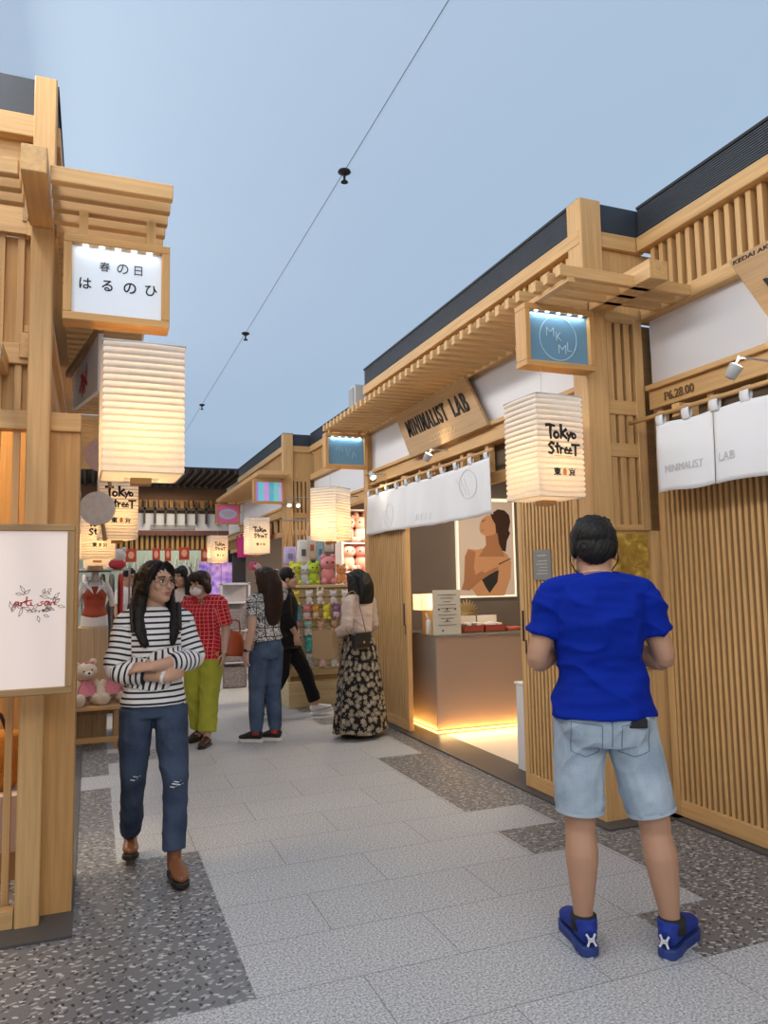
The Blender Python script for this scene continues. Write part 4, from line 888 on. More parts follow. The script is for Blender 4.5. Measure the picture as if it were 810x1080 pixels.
    def shoe(s, q, ang, m, msole, pitch=0.0, boot=0.0, L=.25, heel=.0, sole=.022, low=False, sock=None):
        k = s.k*L/.25; A = s.J['an'+q]; gz = 0.0 
        R = Matrix.Translation(V(A.x, A.y, A.z-.085*s.k)) @ Matrix.Rotation(ang, 4, 'Z') @ Matrix.Rotation(pitch, 4, 'X')
        mb = MB(); z = sole
        pts = [(.058, .036), (.03, .045), (-.02, .05), (-.07, .042), (-.115, .032), (-.155, .026), (-.178, .022)]; rad = [(.024, .030), (.033, .042), (.035, .044), (.042, .034), (.045, .026), (.036, .020), (.015, .012)]
        mb.tube([(0, y*k, z+c*k) for y, c in pts], [(a*k, b*k) for a, b in rad], n=16, ref=(1, 0, 0), res=3)
        if not low: mb.tube([(0, .012*k, z+.03*k), (0, .012*k, z+(.085+boot)*k)], [(.037*k, .046*k), (.040*k, .047*k)], n=16)
        mb.v = [tuple(R @ Vector(p)) for p in mb.v]
        sh = remesh(mb, 'shoe', m, .006, 2, parent=s.root)
        out = [(.030, .055), (.036, .02), (.034, -.03), (.043, -.09), (.046, -.125), (.036, -.165), (.0, -.192), (-.036, -.165), (-.046, -.125), (-.043, -.09), (-.034, -.03), (-.036, .02), (-.030, .055), (0, .072)]
        so = MB(); so.prism([(a*k*.99, b*k*1.01, 0) for a, b in out], (0, 0, sole+.010), 0)
        so.v = [tuple(R @ Vector(p)) for p in so.v]; pb(so, 'sole', msole, None, smooth=False, bevel=.007).parent = sh
        return sh, R
# ------------------------------------------------------------------ end hall
M_soffit = mat('dark_soffit', (.05, .04, .035), .6); M_brownb = mat('brown_beam', (.20, .10, .05), .6, var=.15, bscale=20); M_gold = mat('gold_slat', (.50, .30, .10), .5)
eh = thing('end_hall', 'dark slatted canopy with timber fringe and pale band closing the far end of the street', 'building', (3, 23.5, 0))
MB().box(-1.2, 8, 20.0, 27.5, 4.50, 4.55, m=0).build('soffit', M_soffit, eh)
q = MB()
for i in range(44): x = -1.1+i*.21; q.box(x, x+.07, 20.0, 23.5, 4.41, 4.5, m=0)
q.build('soffit_slats', mat('soffit_slat', (.075, .055, .045), .6), eh)
MB().box(-1.2, 8, 23.5, 23.8, 4.02, 4.45, m=0).build('brown_beam', M_brownb, eh)
q = MB(); rnd = random.Random(3)
for i in range(60):
    x = -1+i*.15; w = .05+.03*rnd.random(); q.prism([(x, 23.45, 4.04), (x+w*1.8, 23.45, 4.04), (x+w*1.3+.03, 23.35, 3.62+.1*rnd.random()), (x+w*.4, 23.35, 3.62+.1*rnd.random())], (0, .04, 0), 0)
q.build('straw_fringe', mat('straw', (.42, .25, .11), .9, var=.3, bscale=15), eh)
MB().box(-1.2, 8, 23.9, 24.0, 3.0, 4.05, m=0).build('reddish_panel', mat('reddish_boards', (.20, .085, .055), .7, var=.2, bscale=9), eh)
q = MB()
for i in range(30): x = -1+i*.3; q.box(x, x+.055, 23.2, 23.3, 3.3, 3.98, m=0)
q.build('hanging_bars', M_soffit, eh)
MB().box(-1.2, 8, 23.2, 23.32, 3.70, 3.78, m=0).build('bar_rail', M_soffit, eh)
MB().box(-1.2, 8, 23.35, 23.5, 3.08, 3.62, m=0).build('pale_band', mat('pale_band', (.62, .66, .74), .6), eh)
MB().box(1.6, 2.9, 23.32, 23.345, 3.14, 3.27, m=0).build('duct_grille', mat('duct_grey', (.30, .31, .33), .6), eh)
MB().box(-1.2, 8, 23.0, 23.5, 2.93, 3.08, m=0).build('lower_beam', mat('maroon_beam', (.14, .06, .05), .6), eh)
q = MB()
for i in range(62): x = -1+i*.145; q.box(x, x+.075, 23.1, 23.2, 2.52, 2.94, m=0)
q.build('gold_slats', M_gold, eh)
MB().box(-1.2, 8, 23.22, 23.3, 2.5, 2.95, m=0).build('slat_backing', M_brownb, eh)
MB().box(-3, 9, 27.0, 27.2, 0, 6.0, m=0).build('rear_wall', mat('green_glass_wall', (.36, .45, .40), .3), eh)
q = MB()
strokes(q, [[(i*.34, 0), (i*.34+.1, .5), (i*.34+.2, .05), (i*.34+.3, .42-.1*(i % 3)), (i*.34+.34, .1)] for i in range(14)], (.6, 26.98, 1.95), E1, E3, 1, .07, 0, .03, .1)
q.build('wall_script', mat('etched_script', (.55, .60, .56), .5), eh)
MB().box(-3, 9, 23.4, 27, -.01, .006, m=0).build('hall_floor', M_pale, eh)
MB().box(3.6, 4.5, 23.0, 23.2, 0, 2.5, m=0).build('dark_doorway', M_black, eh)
light('hall_lamp', 'AREA', (2.5, 25.2, 4.3), 160, (1, .88, .7), size=2.5)
light('hall_front_lamp', 'AREA', (2.0, 21.8, 4.3), 70, (1, .8, .55), size=1.5)
M_redflag = mat('red_banner', (.42, .05, .04), .8); M_flagp = mat('banner_print', (.62, .35, .22), .8)
for i, (x, z, w, lab) in enumerate(((1.05, 2.15, .30, 'red festival banner hanging far left in the end hall'), (1.75, 2.17, .22, 'dark red narrow banner hanging second in the end hall row'), (2.08, 2.17, .18, 'small red banner hanging third in the end hall row'), (2.55, 2.2, .30, 'red festival banner with a pale figure, middle of the end hall row'), (3.15, 2.15, .22, 'dark red banner hanging right of the pale figure banner in the end hall'))):
    r = thing('hanging_banner', lab, 'banner', (x, 22.9, z), 'red banners hanging in the end hall')
    MB().box(x-w/2, x+w/2, 22.95, 22.965, z, z+.38, m=0).build('cloth', M_redflag, r)
    q = MB(); q.prism([(x+a, 22.95, z+.2+b_) for a, b_ in circ(0, 0, w*.28, .11, n=12)[:-1]], (0, -.01, 0)); q.build('print', M_flagp, r)
    MB().box(x-.006, x+.006, 22.95, 22.965, z+.38, 3.0, m=0).build('cord', M_black, r)
# ------------------------------------------------------------------ bench with bears, mannequin on a wooden box
BW = [wood('bench_wood_%s' % a, (.52, .30, .13), i) for i, a in enumerate('xyz')]
bn = thing('bench', 'low wooden display bench carrying two teddy bears on the left', 'bench', (-.02, 7.75, 0))
MB().box(-.45, .28, 7.45, 8.05, .36, .395, m=0).build('seat_board', BW, bn, bevel=.004)
for x in (-.43, .21):
    for y in (7.48, 7.96): MB().box(x, x+.045, y, y+.045, .012 if x < -.3 else 0, .36, m=2).build('leg', DARKW, bn)
MB().box(-.45, .27, 7.47, 7.50, .07, .115, m=0).build('stretcher', BW, bn); MB().box(-.45, .27, 8.0, 8.02, .24, .28, m=0).build('back_rail', DARKW, bn)
MB().tube([(.03, 7.7, .01), (.1, 7.72, .36)], .012, n=8).build('brace', DARKW[2], bn)
M_bear = mat('cream_plush', (.62, .50, .38), .95, bump=.5, bscale=90, sheen=.3); M_pinkd = mat('pink_dress', (.62, .22, .26), .9, var=.35, bscale=60); M_eye = mat('bead_eye', (.01, .01, .01), .2)
def bear(label, x, y, z, s, rz, tilt):
    r = thing('teddy_bear', label, 'teddy bear', (x, y, z), 'teddy bears on the bench', rz)
    def P(mb, name, m):
        o = mb.build(name, m, None, smooth=True); o.parent = r; return o
    P(MB().ball((0, .02, .13*s), (.085*s, .075*s, .12*s), n=18, k=12), 'body', M_bear)
    R = Matrix.Rotation(tilt, 3, 'Y'); hc = V(.03*math.sin(tilt)*s, -.015, .305*s)
    hd = P(MB().ball(hc, (.098*s, .085*s, .082*s), R, 18, 12), 'head', M_bear)
    m = MB().ball(hc+R @ V(0, -.072, -.022)*s, (.045*s, .035*s, .033*s), None, 14, 9).build('muzzle', mat('pale_plush', (.68, .58, .46), .95), None, smooth=True); m.parent = hd
    n = MB().ball(hc+R @ V(0, -.107, -.010)*s, (.012*s, .008*s, .009*s), None, 8, 6).build('nose', M_eye, None, smooth=True); n.parent = hd
    for q in (1, -1):
        P(MB().ball(hc+R @ V(q*.075, .01, .070)*s, (.036*s, .018*s, .034*s), R, 12, 8), 'ear', M_bear)
        e = MB().ball(hc+R @ V(q*.036, -.075, .012)*s, (.008*s, .006*s, .008*s), None, 8, 6).build('eye', M_eye, None, smooth=True); e.parent = hd
        P(MB().tube([V(q*.075, 0, .20)*s, V(q*.12, -.05, .14)*s, V(q*.12, -.09, .09)*s], [.034*s, .036*s, .034*s], n=12, res=4).ball(V(q*.12, -.09, .09)*s, .034*s), 'arm', M_bear)
        P(MB().tube([V(q*.06, -.03, .055)*s, V(q*.09, -.12, .05)*s, V(q*.10, -.17, .058)*s], [.055*s, .052*s, .055*s], n=14, res=4).ball(V(q*.10, -.175, .06)*s, (.055*s, .032*s, .06*s)), 'leg', M_bear)
    d = MB(); d.tube([V(0, .015, .225)*s, V(0, .015, .16)*s, V(0, .01, .075)*s], [(.062*s, .055*s), (.095*s, .088*s), (.12*s, .11*s)], n=20, res=3, caps=False); P(d, 'dress', M_pinkd)
    b = MB(); hb = hc+R @ V(.035, -.03, .075)*s
    for q in (1, -1): b.ball(hb+V(q*.022, 0, 0)*s, (.022*s, .010*s, .014*s), None, 10, 6)
    P(b, 'ribbon', M_pinkd)
    return r
bear('cream teddy bear in a pink dress, left one on the bench', -.035, 7.66, .395, 1.0, rad(14), rad(-10))
bear('cream teddy bear in a pink dress, right one on the bench beside the striped woman', .195, 7.70, .395, .98, rad(8), rad(16))
wb = thing('wooden_box', 'tall plain wooden box behind the teddy bears carrying the swimsuit mannequin', 'box', (0, 8.25, 0))
q = MB(); q.box(-.22, .16, 8.10, 8.45, .0, 1.08, m=2); q.build('body', [wood('crate_wood_%s' % a, (.50, .36, .21), i) for i, a in enumerate('xyz')], wb, bevel=.006)
q = MB()
for x in (-.10, .03): q.box(x, x+.003, 8.098, 8.101, .0, 1.08, m=0)
q.build('plank_joint', mat('joint_line', (.20, .13, .07), .8), wb)
mn = thing('mannequin', 'white half mannequin in an orange-red swimsuit on the wooden box', 'mannequin', (.03, 8.25, 1.08))
q = MB(); q.tube([(0, 0, .0), (0, 0, .10), (0, 0, .20), (0, 0, .33), (0, 0, .44), (0, 0, .475)], [(.115, .08), (.125, .085), (.095, .07), (.115, .085), (.105, .06), (.045, .045)], n=20, res=5)
q.tube([(0, 0, .44), (0, .0, .56)], [.042, .036], n=14)
for t in (1, -1): q.tube([(t*.062, 0, .12), (t*.07, 0, .05), (t*.072, 0, .0)], [.065, .062, .058], n=14, res=3); q.tube([(t*.10, .0, .44), (t*.15, .01, .33), (t*.17, .02, .2)], [.035, .032, .026], n=12, res=3); q.ball((t*.05, -.06, .335), (.045, .045, .05))
o = remesh(q, 'body', mat('mannequin_white', (.72, .71, .70), .4), .007, 3); o.parent = mn
q = MB(); q.tube([(0, -.002, .045), (0, -.002, .12), (0, 0, .20), (0, -.002, .33), (0, -.004, .41)], [(.05, .06), (.128, .092), (.099, .075), (.117, .09), (.07, .07)], n=22, res=5)
for t in (1, -1): q.ball((t*.05, -.065, .335), (.048, .046, .054))
o = remesh(q, 'swimsuit', mat('rust_swimsuit', (.38, .065, .028), .7), .006, 3); o.parent = mn
q = MB()
for t in (1, -1): q.tube([(t*.075, -.075, .40), (t*.07, -.04, .465), (t*.06, .03, .46)], .008, n=8, res=4); q.add([(t*.085, -.095, .41), (t*.012, -.115, .33), (t*.04, -.1, .425)], [(0, 1, 2)])
o = q.build('white_lapels', M_white, None, solid=.006); o.parent = mn
q = MB(); q.tube([(.075*math.cos(a), -.02+.075*math.sin(a), .50-.045*math.sin(-a) if a > PI else .50) for a in [i*2*PI/20 for i in range(21)]], .006, n=6); o = q.build('necklace', M_grey, None, smooth=True); o.parent = mn
hat = thing('straw_hat', 'flat straw hat with dark brim resting on the mannequin neck', 'hat', (.03, 8.25, 1.63))
MB().tube([(.03, 8.25, 1.635), (.03, 8.25, 1.645)], [.16, .155], n=24).build('brim', mat('dark_hat', (.04, .035, .035), .8), hat); MB().tube([(.03, 8.25, 1.645), (.03, 8.25, 1.70)], [.085, .07], n=20).build('crown', mat('straw_hat', (.50, .32, .17), .9), hat)
# clothes rail with garments
rl = thing('clothes_rail', 'metal clothes rail with garments beyond the mannequin', 'rail', (.15, 9.5, 0))
MB().tube([(-.3, 9.5, 1.68), (.42, 9.5, 1.68)], .012, n=8).build('rail', M_steel, rl)
for x in (-.3, .42): MB().tube([(x, 9.5, 0), (x, 9.5, 1.69)], .012, n=8).build('post', M_steel, rl)
gm = [mat('navy_knit', (.02, .025, .05), .9), mat('white_shirt', (.7, .7, .7), .9), mat('maroon_knit', (.16, .02, .03), .9), M_black, mat('grey_knit', (.2, .2, .2), .9), mat('red_knit', (.4, .04, .05), .9)]
nms = ('navy', 'white', 'maroon', 'black', 'grey', 'red'); 
for i in range(6):
    x = -.18+i*.10; r = thing('garment', 'hanging %s garment on the clothes rail beyond the mannequin' % nms[i], 'garment', (x, 9.5, 1.0), 'garments on the rail')
    L = .75 if i % 2 else .95
    q = MB(); q.tube([(x, 9.5, 1.62-L), (x, 9.5, 1.3), (x, 9.5, 1.52), (x, 9.5, 1.6), (x, 9.5, 1.63)], [(.030, .22), (.032, .19), (.032, .20), (.028, .13), (.018, .05)], n=16, ref=(1, 0, 0), res=3); q.build('cloth', gm[i], r, smooth=True)
    MB().tube([(x, 9.5, 1.62), (x, 9.5, 1.695), (x, 9.515, 1.70)], .004, n=6).build('hanger_hook', M_steel, r)
pb_ = thing('plush_toy', 'red and white plush perched on top of the clothes rail', 'toy', (.3, 9.5, 1.69))
MB().ball((.29, 9.5, 1.85), (.09, .07, .08)).build('head', mat('white_plush', (.68, .66, .64), .95), pb_, smooth=True); MB().ball((.28, 9.5, 1.745), (.10, .07, .06)).build('body', mat('red_plush', (.5, .06, .08), .95), pb_, smooth=True)
for q in (1, -1): MB().ball((.29+q*.065, 9.5, 1.92), (.03, .02, .03)).build('ear', MATS['white_plush'], pb_, smooth=True)
# round paper fans
def fan(label, x, y, z, r_, col):
    r = thing('paper_fan', label, 'fan', (x, y, z), 'round paper fans on the left')
    q = MB(); q.tube([(x, y-.006, z), (x, y+.006, z)], r_, n=28, ref=(1, 0, 0)); q.build('disc', col, r)
    MB().tube([(x+r_*.3, y-.01, z-r_*.9), (x+r_*.45, y-.01, z-r_*1.9)], .014, n=8).build('handle', DARKW[2], r)
    MB().tube([(x, y, z+r_), (x, y, 3.22)], .003, n=6).build('string', M_cord, r)
fan('pink round paper fan half hidden by the large blank lantern', .06, 5.99, 2.48, .13, mat('pink_fan', (.60, .42, .38), .9, var=.2, bscale=30))
fan('pale grey round paper fan before the left lettered lantern', .03, 5.86, 2.06, .125, mat('grey_fan', (.62, .60, .58), .9, var=.2, bscale=30))
# ------------------------------------------------------------------ illuminated white sign at the left edge
ar = thing('lightbox_sign', 'large pale illuminated sign with red script and leaf drawing at the left edge', 'sign', (-.25, 3.6, 1.0))
q = MB(); x0, x1, y, z0, z1 = -.62, -.07, 3.50, 1.045, 1.765; t = .03
q.box(x0, x1, y, y+.14, z1-t, z1); q.box(x0, x1, y, y+.14, z0, z0+t); q.box(x0, x0+t, y, y+.14, z0+t, z1-t); q.box(x1-t, x1, y, y+.14, z0+t, z1-t); q.build('frame', DARKW, ar, bevel=.004)
MB().box(x0+t, x1-t, y+.015, y+.12, z0+t, z1-t, m=0).build('light_panel', mat('backlit_acrylic', (.75, .64, .58), .4, emit=(1, .82, .74), es=.27), ar)
MB().box(-.30, -.2, y+.13, 3.79, 1.3, 1.5, m=0).build('wall_bracket', DARKW, ar)
cx, cz = -.225, 1.425
q = MB(); rnd = random.Random(5)
for i in range(26):
    a = rnd.uniform(0, 360); ex = cx+.075*math.cos(math.radians(a))+rnd.uniform(-.02, .02); ez = cz+.035*math.sin(math.radians(a))+rnd.uniform(-.015, .02); b_ = rnd.uniform(0, 6.28); L = rnd.uniform(.02, .04)
    strokes(q, [[(0, 0), (L*.5*math.cos(b_)-.006*math.sin(b_), L*.5*math.sin(b_)+.006*math.cos(b_)), (L*math.cos(b_), L*math.sin(b_))], [(0, 0), (L*.5*math.cos(b_)+.006*math.sin(b_), L*.5*math.sin(b_)-.006*math.cos(b_)), (L*math.cos(b_), L*math.sin(b_))]], (ex, y+.015, ez), E1, E3, 1, .0022, 0, .0012, 0)
q.build('leaf_drawing', mat('leaf_line', (.22, .16, .15), .8), ar)
A = {'a': [[(.8, .6), (.4, .7), (.1, .3), (.4, 0), (.7, .3), (.8, .65), (.8, .1), (1.1, .1)]], 'r': [[(0, .6), (.15, .6), (.15, 0)], [(.15, .3), (.4, .65), (.7, .55)]], 't': [[(.3, 1.5), (.2, .4), (.5, 0), (.8, .15)], [(-.1, .75), (.9, .85)]],
     'i': [[(.1, .6), (.15, .1), (.4, .05)], [(.18, .95), (.2, .9)]], 's': [[(.7, .65), (.3, .6), (.6, .3), (.3, 0), (-.1, .1)]], 'n': [[(0, .6), (.1, 0), (.3, .5), (.6, .6), (.7, .1), (1.0, .1)]]}
q = MB()
for ch, dx in (('a', 0), ('r', 1.15), ('t', 1.9), ('i', 2.8), ('s', 4.15), ('a', 4.95), ('n', 6.05)): strokes(q, A[ch], (cx-.082+dx*.0235, y+.0135, cz-.008), (1, 0, .10), E3, .026, .0055, 0, .002, .2)
q.build('red_script', mat('red_script', (.50, .015, .02), .6), ar)
q = MB(); lettering(q, 'アルティサン', (cx-.03, y+.0135, cz-.036), E1, E3, w=.085, h=.014, depth=.001, bold=.02); q.build('katakana', M_ink, ar)
# small things inside the near left shop
bk = thing('woven_basket', 'orange woven basket hanging low behind the near left post', 'basket', (-.44, 4.6, .5))
q = MB(); q.tube([(-.44, 4.62, .42), (-.44, 4.62, .48), (-.44, 4.62, .6), (-.44, 4.62, .72)], [.06, .10, .11, .085], n=20, res=4); q.build('body', mat('orange_weave', (.55, .22, .03), .9, bump=.8, bscale=120, var=.3), bk, smooth=True)
q = MB(); q.tube([(-.50, 4.62, .70), (-.46, 4.6, .83), (-.41, 4.62, .70)], .010, n=8, res=4); q.build('handle', mat('dark_handle', (.05, .02, .015), .6), bk, smooth=True)
st_ = thing('display_stand', 'pale display plinth under the orange basket at the left edge', 'stand', (-.45, 4.6, 0))
MB().box(-.62, -.30, 4.45, 4.8, .0, .42, m=0).build('block', mat('pale_plinth', (.58, .46, .40), .7), st_, bevel=.005); MB().box(-.64, -.28, 4.43, 4.82, 0, .14, m=2).build('base', DARKW, st_)
noren('white lace noren at the top left edge beside the near left post', -.395, 3.52, 2.2, 2.18, 2.47, 2.53, 6, M_cloth, None, seed=11, rodext=(.10, .1))
tag(MB().box(-.445, -.385, 3.62, 3.9, 2.50, 2.58).build('rod_bracket', WOOD, bevel=.003), 'square wooden bracket block at the top left edge by the near left post', 'bracket', 'blocks behind the noren rods')
# ------------------------------------------------------------------ toy shop
SLW = [wood('pale_slatwall_%s' % a, (.60, .48, .27), i) for i, a in enumerate('xyz')]
ts = thing('toy_stand', 'pale slatwall toy stand hung with rows of small plush keychains', 'display stand', (2.65, 8.95, 0))
sx0, sx1, sy = 2.24, 2.98, 8.95
MB().box(sx0-.04, sx1+.06, sy-.10, sy+.32, 0, .30, m=0).build('base_box', SLW, ts, bevel=.006)
q = MB()
for i in range(9): z = .36+i*.118; q.box(sx0, sx1, sy, sy+.03, z, z+.108, m=0)
q.build('slatwall', SLW, ts, bevel=.003)
MB().box(sx0, sx1, sy+.03, sy+.05, .30, 1.42, m=0).build('backing', DARKW, ts)
for x in (sx0-.03, sx1): MB().box(x, x+.035, sy-.01, sy+.06, .30, 1.43, m=2).build('side_post', SLW, ts)
MB().box(sx0-.04, sx1+.05, sy-.06, sy+.32, 1.42, 1.455, m=0).build('top_board', SLW, ts, bevel=.004)
rowsP = [(1.30, [('yellow', (.75, .60, .12)), ('white', (.72, .68, .64)), ('cream', (.72, .62, .5)), ('pale grey', (.6, .58, .58)), ('ivory', (.74, .70, .6))]),
         (1.12, [('sky blue', (.08, .42, .65)), ('coral pink', (.75, .28, .28)), ('orange', (.75, .35, .06)), ('lemon', (.75, .66, .08)), ('violet', (.33, .16, .40)), ('red orange', (.70, .20, .08))]),
         (.93, [('rose', (.68, .28, .34)), ('mint', (.35, .60, .52)), ('peach', (.72, .45, .32)), ('tan', (.5, .33, .2)), ('light pink', (.75, .5, .5))]),
         (.74, [('cobalt', (.06, .22, .55)), ('turquoise', (.10, .48, .48)), ('salmon', (.72, .36, .26)), ('slate grey', (.28, .28, .30)), ('biscuit', (.56, .4, .26))]),
         (.54, [('blush', (.72, .42, .42)), ('silver grey', (.5, .5, .5)), ('shell pink', (.75, .55, .52)), ('off white', (.7, .66, .6)), ('bright yellow', (.78, .62, .05))])]
rown = ('top', 'second', 'third', 'fourth', 'bottom')
rnd = random.Random(9)
def plushie(name, label, cat, group, c, s, col, root_z, ear=0, hook=None, col2=None):
    r = thing(name, label, cat, (c[0], c[1], c[2]), group); c = Vector(c); m = mat('plush_'+'_'.join('%d' % int(v*100) for v in col), col, .95, bump=.3, bscale=150)
    m2 = m if col2 is None else mat('plush_'+'_'.join('%d' % int(v*100) for v in col2), col2, .95)
    MB().ball(c, (.042*s, .034*s, .046*s), None, 12, 8).build('body', m2, r, smooth=True)
    h = c+V(0, -.008*s, .066*s); MB().ball(h, (.046*s, .038*s, .040*s), None, 12, 8).build('head', m, r, smooth=True)
    for q in (1, -1):
        e = (.018*s, .010*s, (.018 if ear == 0 else .030)*s); MB().ball(h+V(q*.028*s, 0, (.036 if ear == 0 else .047)*s), e, None, 8, 6).build('ear', m, r, smooth=True)
        MB().ball(c+V(q*.028*s, -.025*s, -.035*s), (.02*s, .024*s, .018*s), None, 8, 6).build('foot', m, r, smooth=True)
    q = MB()
    for t in (1, -1): q.ball(h+V(t*.017*s, -.036*s, .004*s), .0055*s, None, 6, 4)
    q.build('eyes', M_eye, r)
    if hook is not None: MB().tube([h+V(0, 0, .036*s), (h.x, h.y, hook-.01), (h.x, hook_y(), hook)], .003, n=5).build('cord', M_cord, r)
    return r
def hook_y(): return sy+.002
pos = ('leftmost', 'second from the left', 'third from the left', 'fourth from the left', 'fifth from the left', 'rightmost')
for ri, (z, items) in enumerate(rowsP):
    n = len(items)
    for i, (nm, col) in enumerate(items):
        x = sx0+.07+i*(sx1-sx0-.12)/(n-1)+rnd.uniform(-.012, .012)
        plushie('plush_keychain', '%s plush keychain, %s in the %s row of the toy stand' % (nm, pos[i], rown[ri]), 'toy', 'plush keychains on the toy stand', (x, sy-.055, z-.03), 1.08+rnd.uniform(-.08, .08), col, 0, rnd.choice((0, 0, 1)), z+.09, None if rnd.random() < .5 else (.7, .62, .55))
for i, (nm, col, x, s) in enumerate((('yellow green', (.55, .60, .06), 2.34, 1.7), ('grey white', (.6, .62, .62), 2.45, 1.5), ('lime', (.42, .58, .05), 2.57, 1.7), ('pink', (.72, .28, .30), 2.76, 2.2), ('peach orange', (.75, .38, .16), 2.93, 1.5))):
    plushie('plush_toy', '%s plush toy sitting on top of the toy stand' % nm, 'toy', 'plush toys on top of the toy stand', (x, sy+.10, 1.455+.055*s), s, col, 0)
# shelf cabinet with pink plushes
sh = thing('shelf_unit', 'lit white shelf unit of pink plush toys behind the toy stand', 'shelf', (4.0, 11.0, 0))
q = MB(); wx0, wx1, wy = 3.55, 4.45, 10.9
M_shelfw = mat('shelf_white', (.70, .60, .54), .5)
MB().box(wx0, wx1, wy+.32, wy+.34, 0, 2.6, m=0).build('back', mat('shelf_back', (.62, .42, .36), .6), sh)
for x in (wx0, wx1-.03): MB().box(x, x+.03, wy, wy+.32, 0, 2.6, m=2).build('side', M_shelfw, sh)
for z in (.3, .8, 1.22, 1.62, 2.06, 2.57): MB().box(wx0+.03, wx1-.03, wy, wy+.32, z, z+.025, m=0).build('shelf_board', M_shelfw, sh)
light('shelf_glow', 'AREA', (3.9, 10.3, 2.5), 30, (1, .75, .55), size=.5)
cn = ((.80, .38, .30), (.78, .46, .36), (.72, .26, .24), (.80, .55, .42), (.70, .34, .26))
ln = ('coral', 'peach', 'rose red', 'pale apricot', 'terracotta'); sn = {.825: 'low', 1.245: 'middle', 1.645: 'upper', 2.085: 'top'}
for z in (.825, 1.245, 1.645, 2.085):
    for i in range(4):
        k = (i+int(z*10)) % 5; s = 2.5 if z > 1.2 else 2.2
        plushie('plush_toy', '%s plush toy, %s on the %s shelf of the lit shelf unit' % (ln[k], ('leftmost', 'second', 'third', 'rightmost')[i], sn[z]), 'toy', 'pink plush toys on the lit shelves', (wx0+.14+i*.205, wy+.12, z+.055*s), s, cn[k], 0, i % 2, None, cn[(k+2) % 5])
# hanging tote bags and garments by the toy shop
rr = thing('hanging_rail', 'thin hanging rail for tote bags at the toy shop front', 'rail', (2.8, 9.9, 2.4)); MB().tube([(2.35, 9.75, 2.32), (3.05, 9.75, 2.32)], .010, n=8).build('rod', M_steel, rr)
for x in (2.4, 3.0): MB().tube([(x, 9.75, 2.32), (x, 9.75, 2.62), (3.42, 9.75, 2.66)], .006, n=6).build('hanger', M_steel, rr)
for i, (nm, col, x, z0, w, h) in enumerate((('white tote bag with a dark print', (.66, .66, .66), 2.62, 1.72, .17, .46), ('cream tote bag', (.62, .58, .50), 2.74, 1.80, .14, .42), ('pale blue pouch', (.32, .48, .58), 2.86, 1.74, .13, .42), ('white tote bag with a brown stripe', (.66, .64, .62), 2.98, 1.9, .16, .36), ('lavender pouch', (.48, .44, .70), 2.46, 1.72, .18, .34))):
    r = thing('tote_bag', '%s hanging on the rail at the toy shop front' % nm, 'bag', (x, 9.7, z0), 'bags hanging at the toy shop front'); y = 9.70+.02*i
    MB().tube([(x, y, z0), (x, y, z0+h*.5), (x, y, z0+h*.72)], [(w*.5, .025), (w*.5, .04), (w*.42, .02)], n=16, res=3).build('body', mat('tote_%d' % i, col, .9, var=.15, bscale=25), r, smooth=True)
    MB().tube([(x-w*.25, y, z0+h*.72), (x, 9.75, 2.335), (x+w*.25, y, z0+h*.72)], .006, n=6).build('strap', mat('strap_brown', (.35, .12, .06), .8), r)
    MB().box(x-w*.2, x+w*.15, y-.045, y-.04, z0+h*.25, z0+h*.45, m=0).build('print', mat('tote_print_%d' % i, ((.1, .1, .12), (.4, .12, .08), (.1, .2, .3), (.36, .12, .06), (.25, .2, .45))[i], .8), r)
for i, (nm, col, x, z) in enumerate((('red', (.55, .05, .06), 2.55, 1.50), ('navy', (.06, .08, .14), 2.78, 1.58), ('pink', (.7, .25, .35), 2.68, 1.42))):
    r = thing('hanging_pouch', 'small %s pouch hanging above the toy stand' % nm, 'bag', (x, 9.55, z), 'small pouches above the toy stand')
    MB().tube([(x, 9.75, z), (x, 9.75, z+.12), (x, 9.75, z+.2)], [(.07, .025), (.075, .035), (.05, .015)], n=14, res=3).build('body', mat('pouch_%d' % i, col, .8), r, smooth=True); MB().tube([(x, 9.75, z+.2), (x, 9.75, 2.33)], .004, n=6).build('cord', M_cord, r)
# white print rack and purple banners further along
rk = thing('print_rack', 'white display rack of patterned bags beside the woman raising a phone', 'rack', (1.9, 10.9, 0))
for x in (1.72, 2.12):
    MB().box(x, x+.03, 10.9, 10.93, 0, 1.5, m=2).build('post', M_white, rk)
for z in (.35, .8, 1.2, 1.47): MB().box(1.72, 2.15, 10.9, 11.15, z, z+.02, m=0).build('shelf_board', M_white, rk)
MB().box(1.74, 2.13, 11.12, 11.14, .0, 1.5, m=0).build('back', mat('rack_back', (.5, .48, .5), .6, var=.3, bscale=9), rk)
M_patt = mat('patterned_bag', (.30, .26, .26), .8, var=.9, bscale=40)
for i, z in enumerate((0, .37, .82)):
    tag(MB().box(1.76, 2.1, 10.92, 11.1, z+.002, z+.30, m=0).build('patterned_box', M_patt, bevel=.02), 'patterned box on the %s of the white print rack' % ('floor', 'lower shelf', 'middle shelf')[i], 'box', 'patterned boxes on the print rack')
m, nt, b = nodes('purple_lights'); tc = nt.nodes.new('ShaderNodeTexCoord'); nz = nt.nodes.new('ShaderNodeTexNoise'); nz.inputs['Scale'].default_value = 5; rp = nt.nodes.new('ShaderNodeValToRGB')
rp.color_ramp.elements[0].color = (.16, .10, .5, 1); rp.color_ramp.elements[1].color = (.75, .45, .85, 1); rp.color_ramp.elements[0].position = .35; rp.color_ramp.elements[1].position = .65
nt.links.new(tc.outputs['Object'], nz.inputs[0]); nt.links.new(nz.outputs['Fac'], rp.inputs[0]); nt.links.new(rp.outputs[0], b.inputs['Base Color']); nt.links.new(rp.outputs[0], b.inputs['Emission Color']); b.inputs['Emission Strength'].default_value = .45
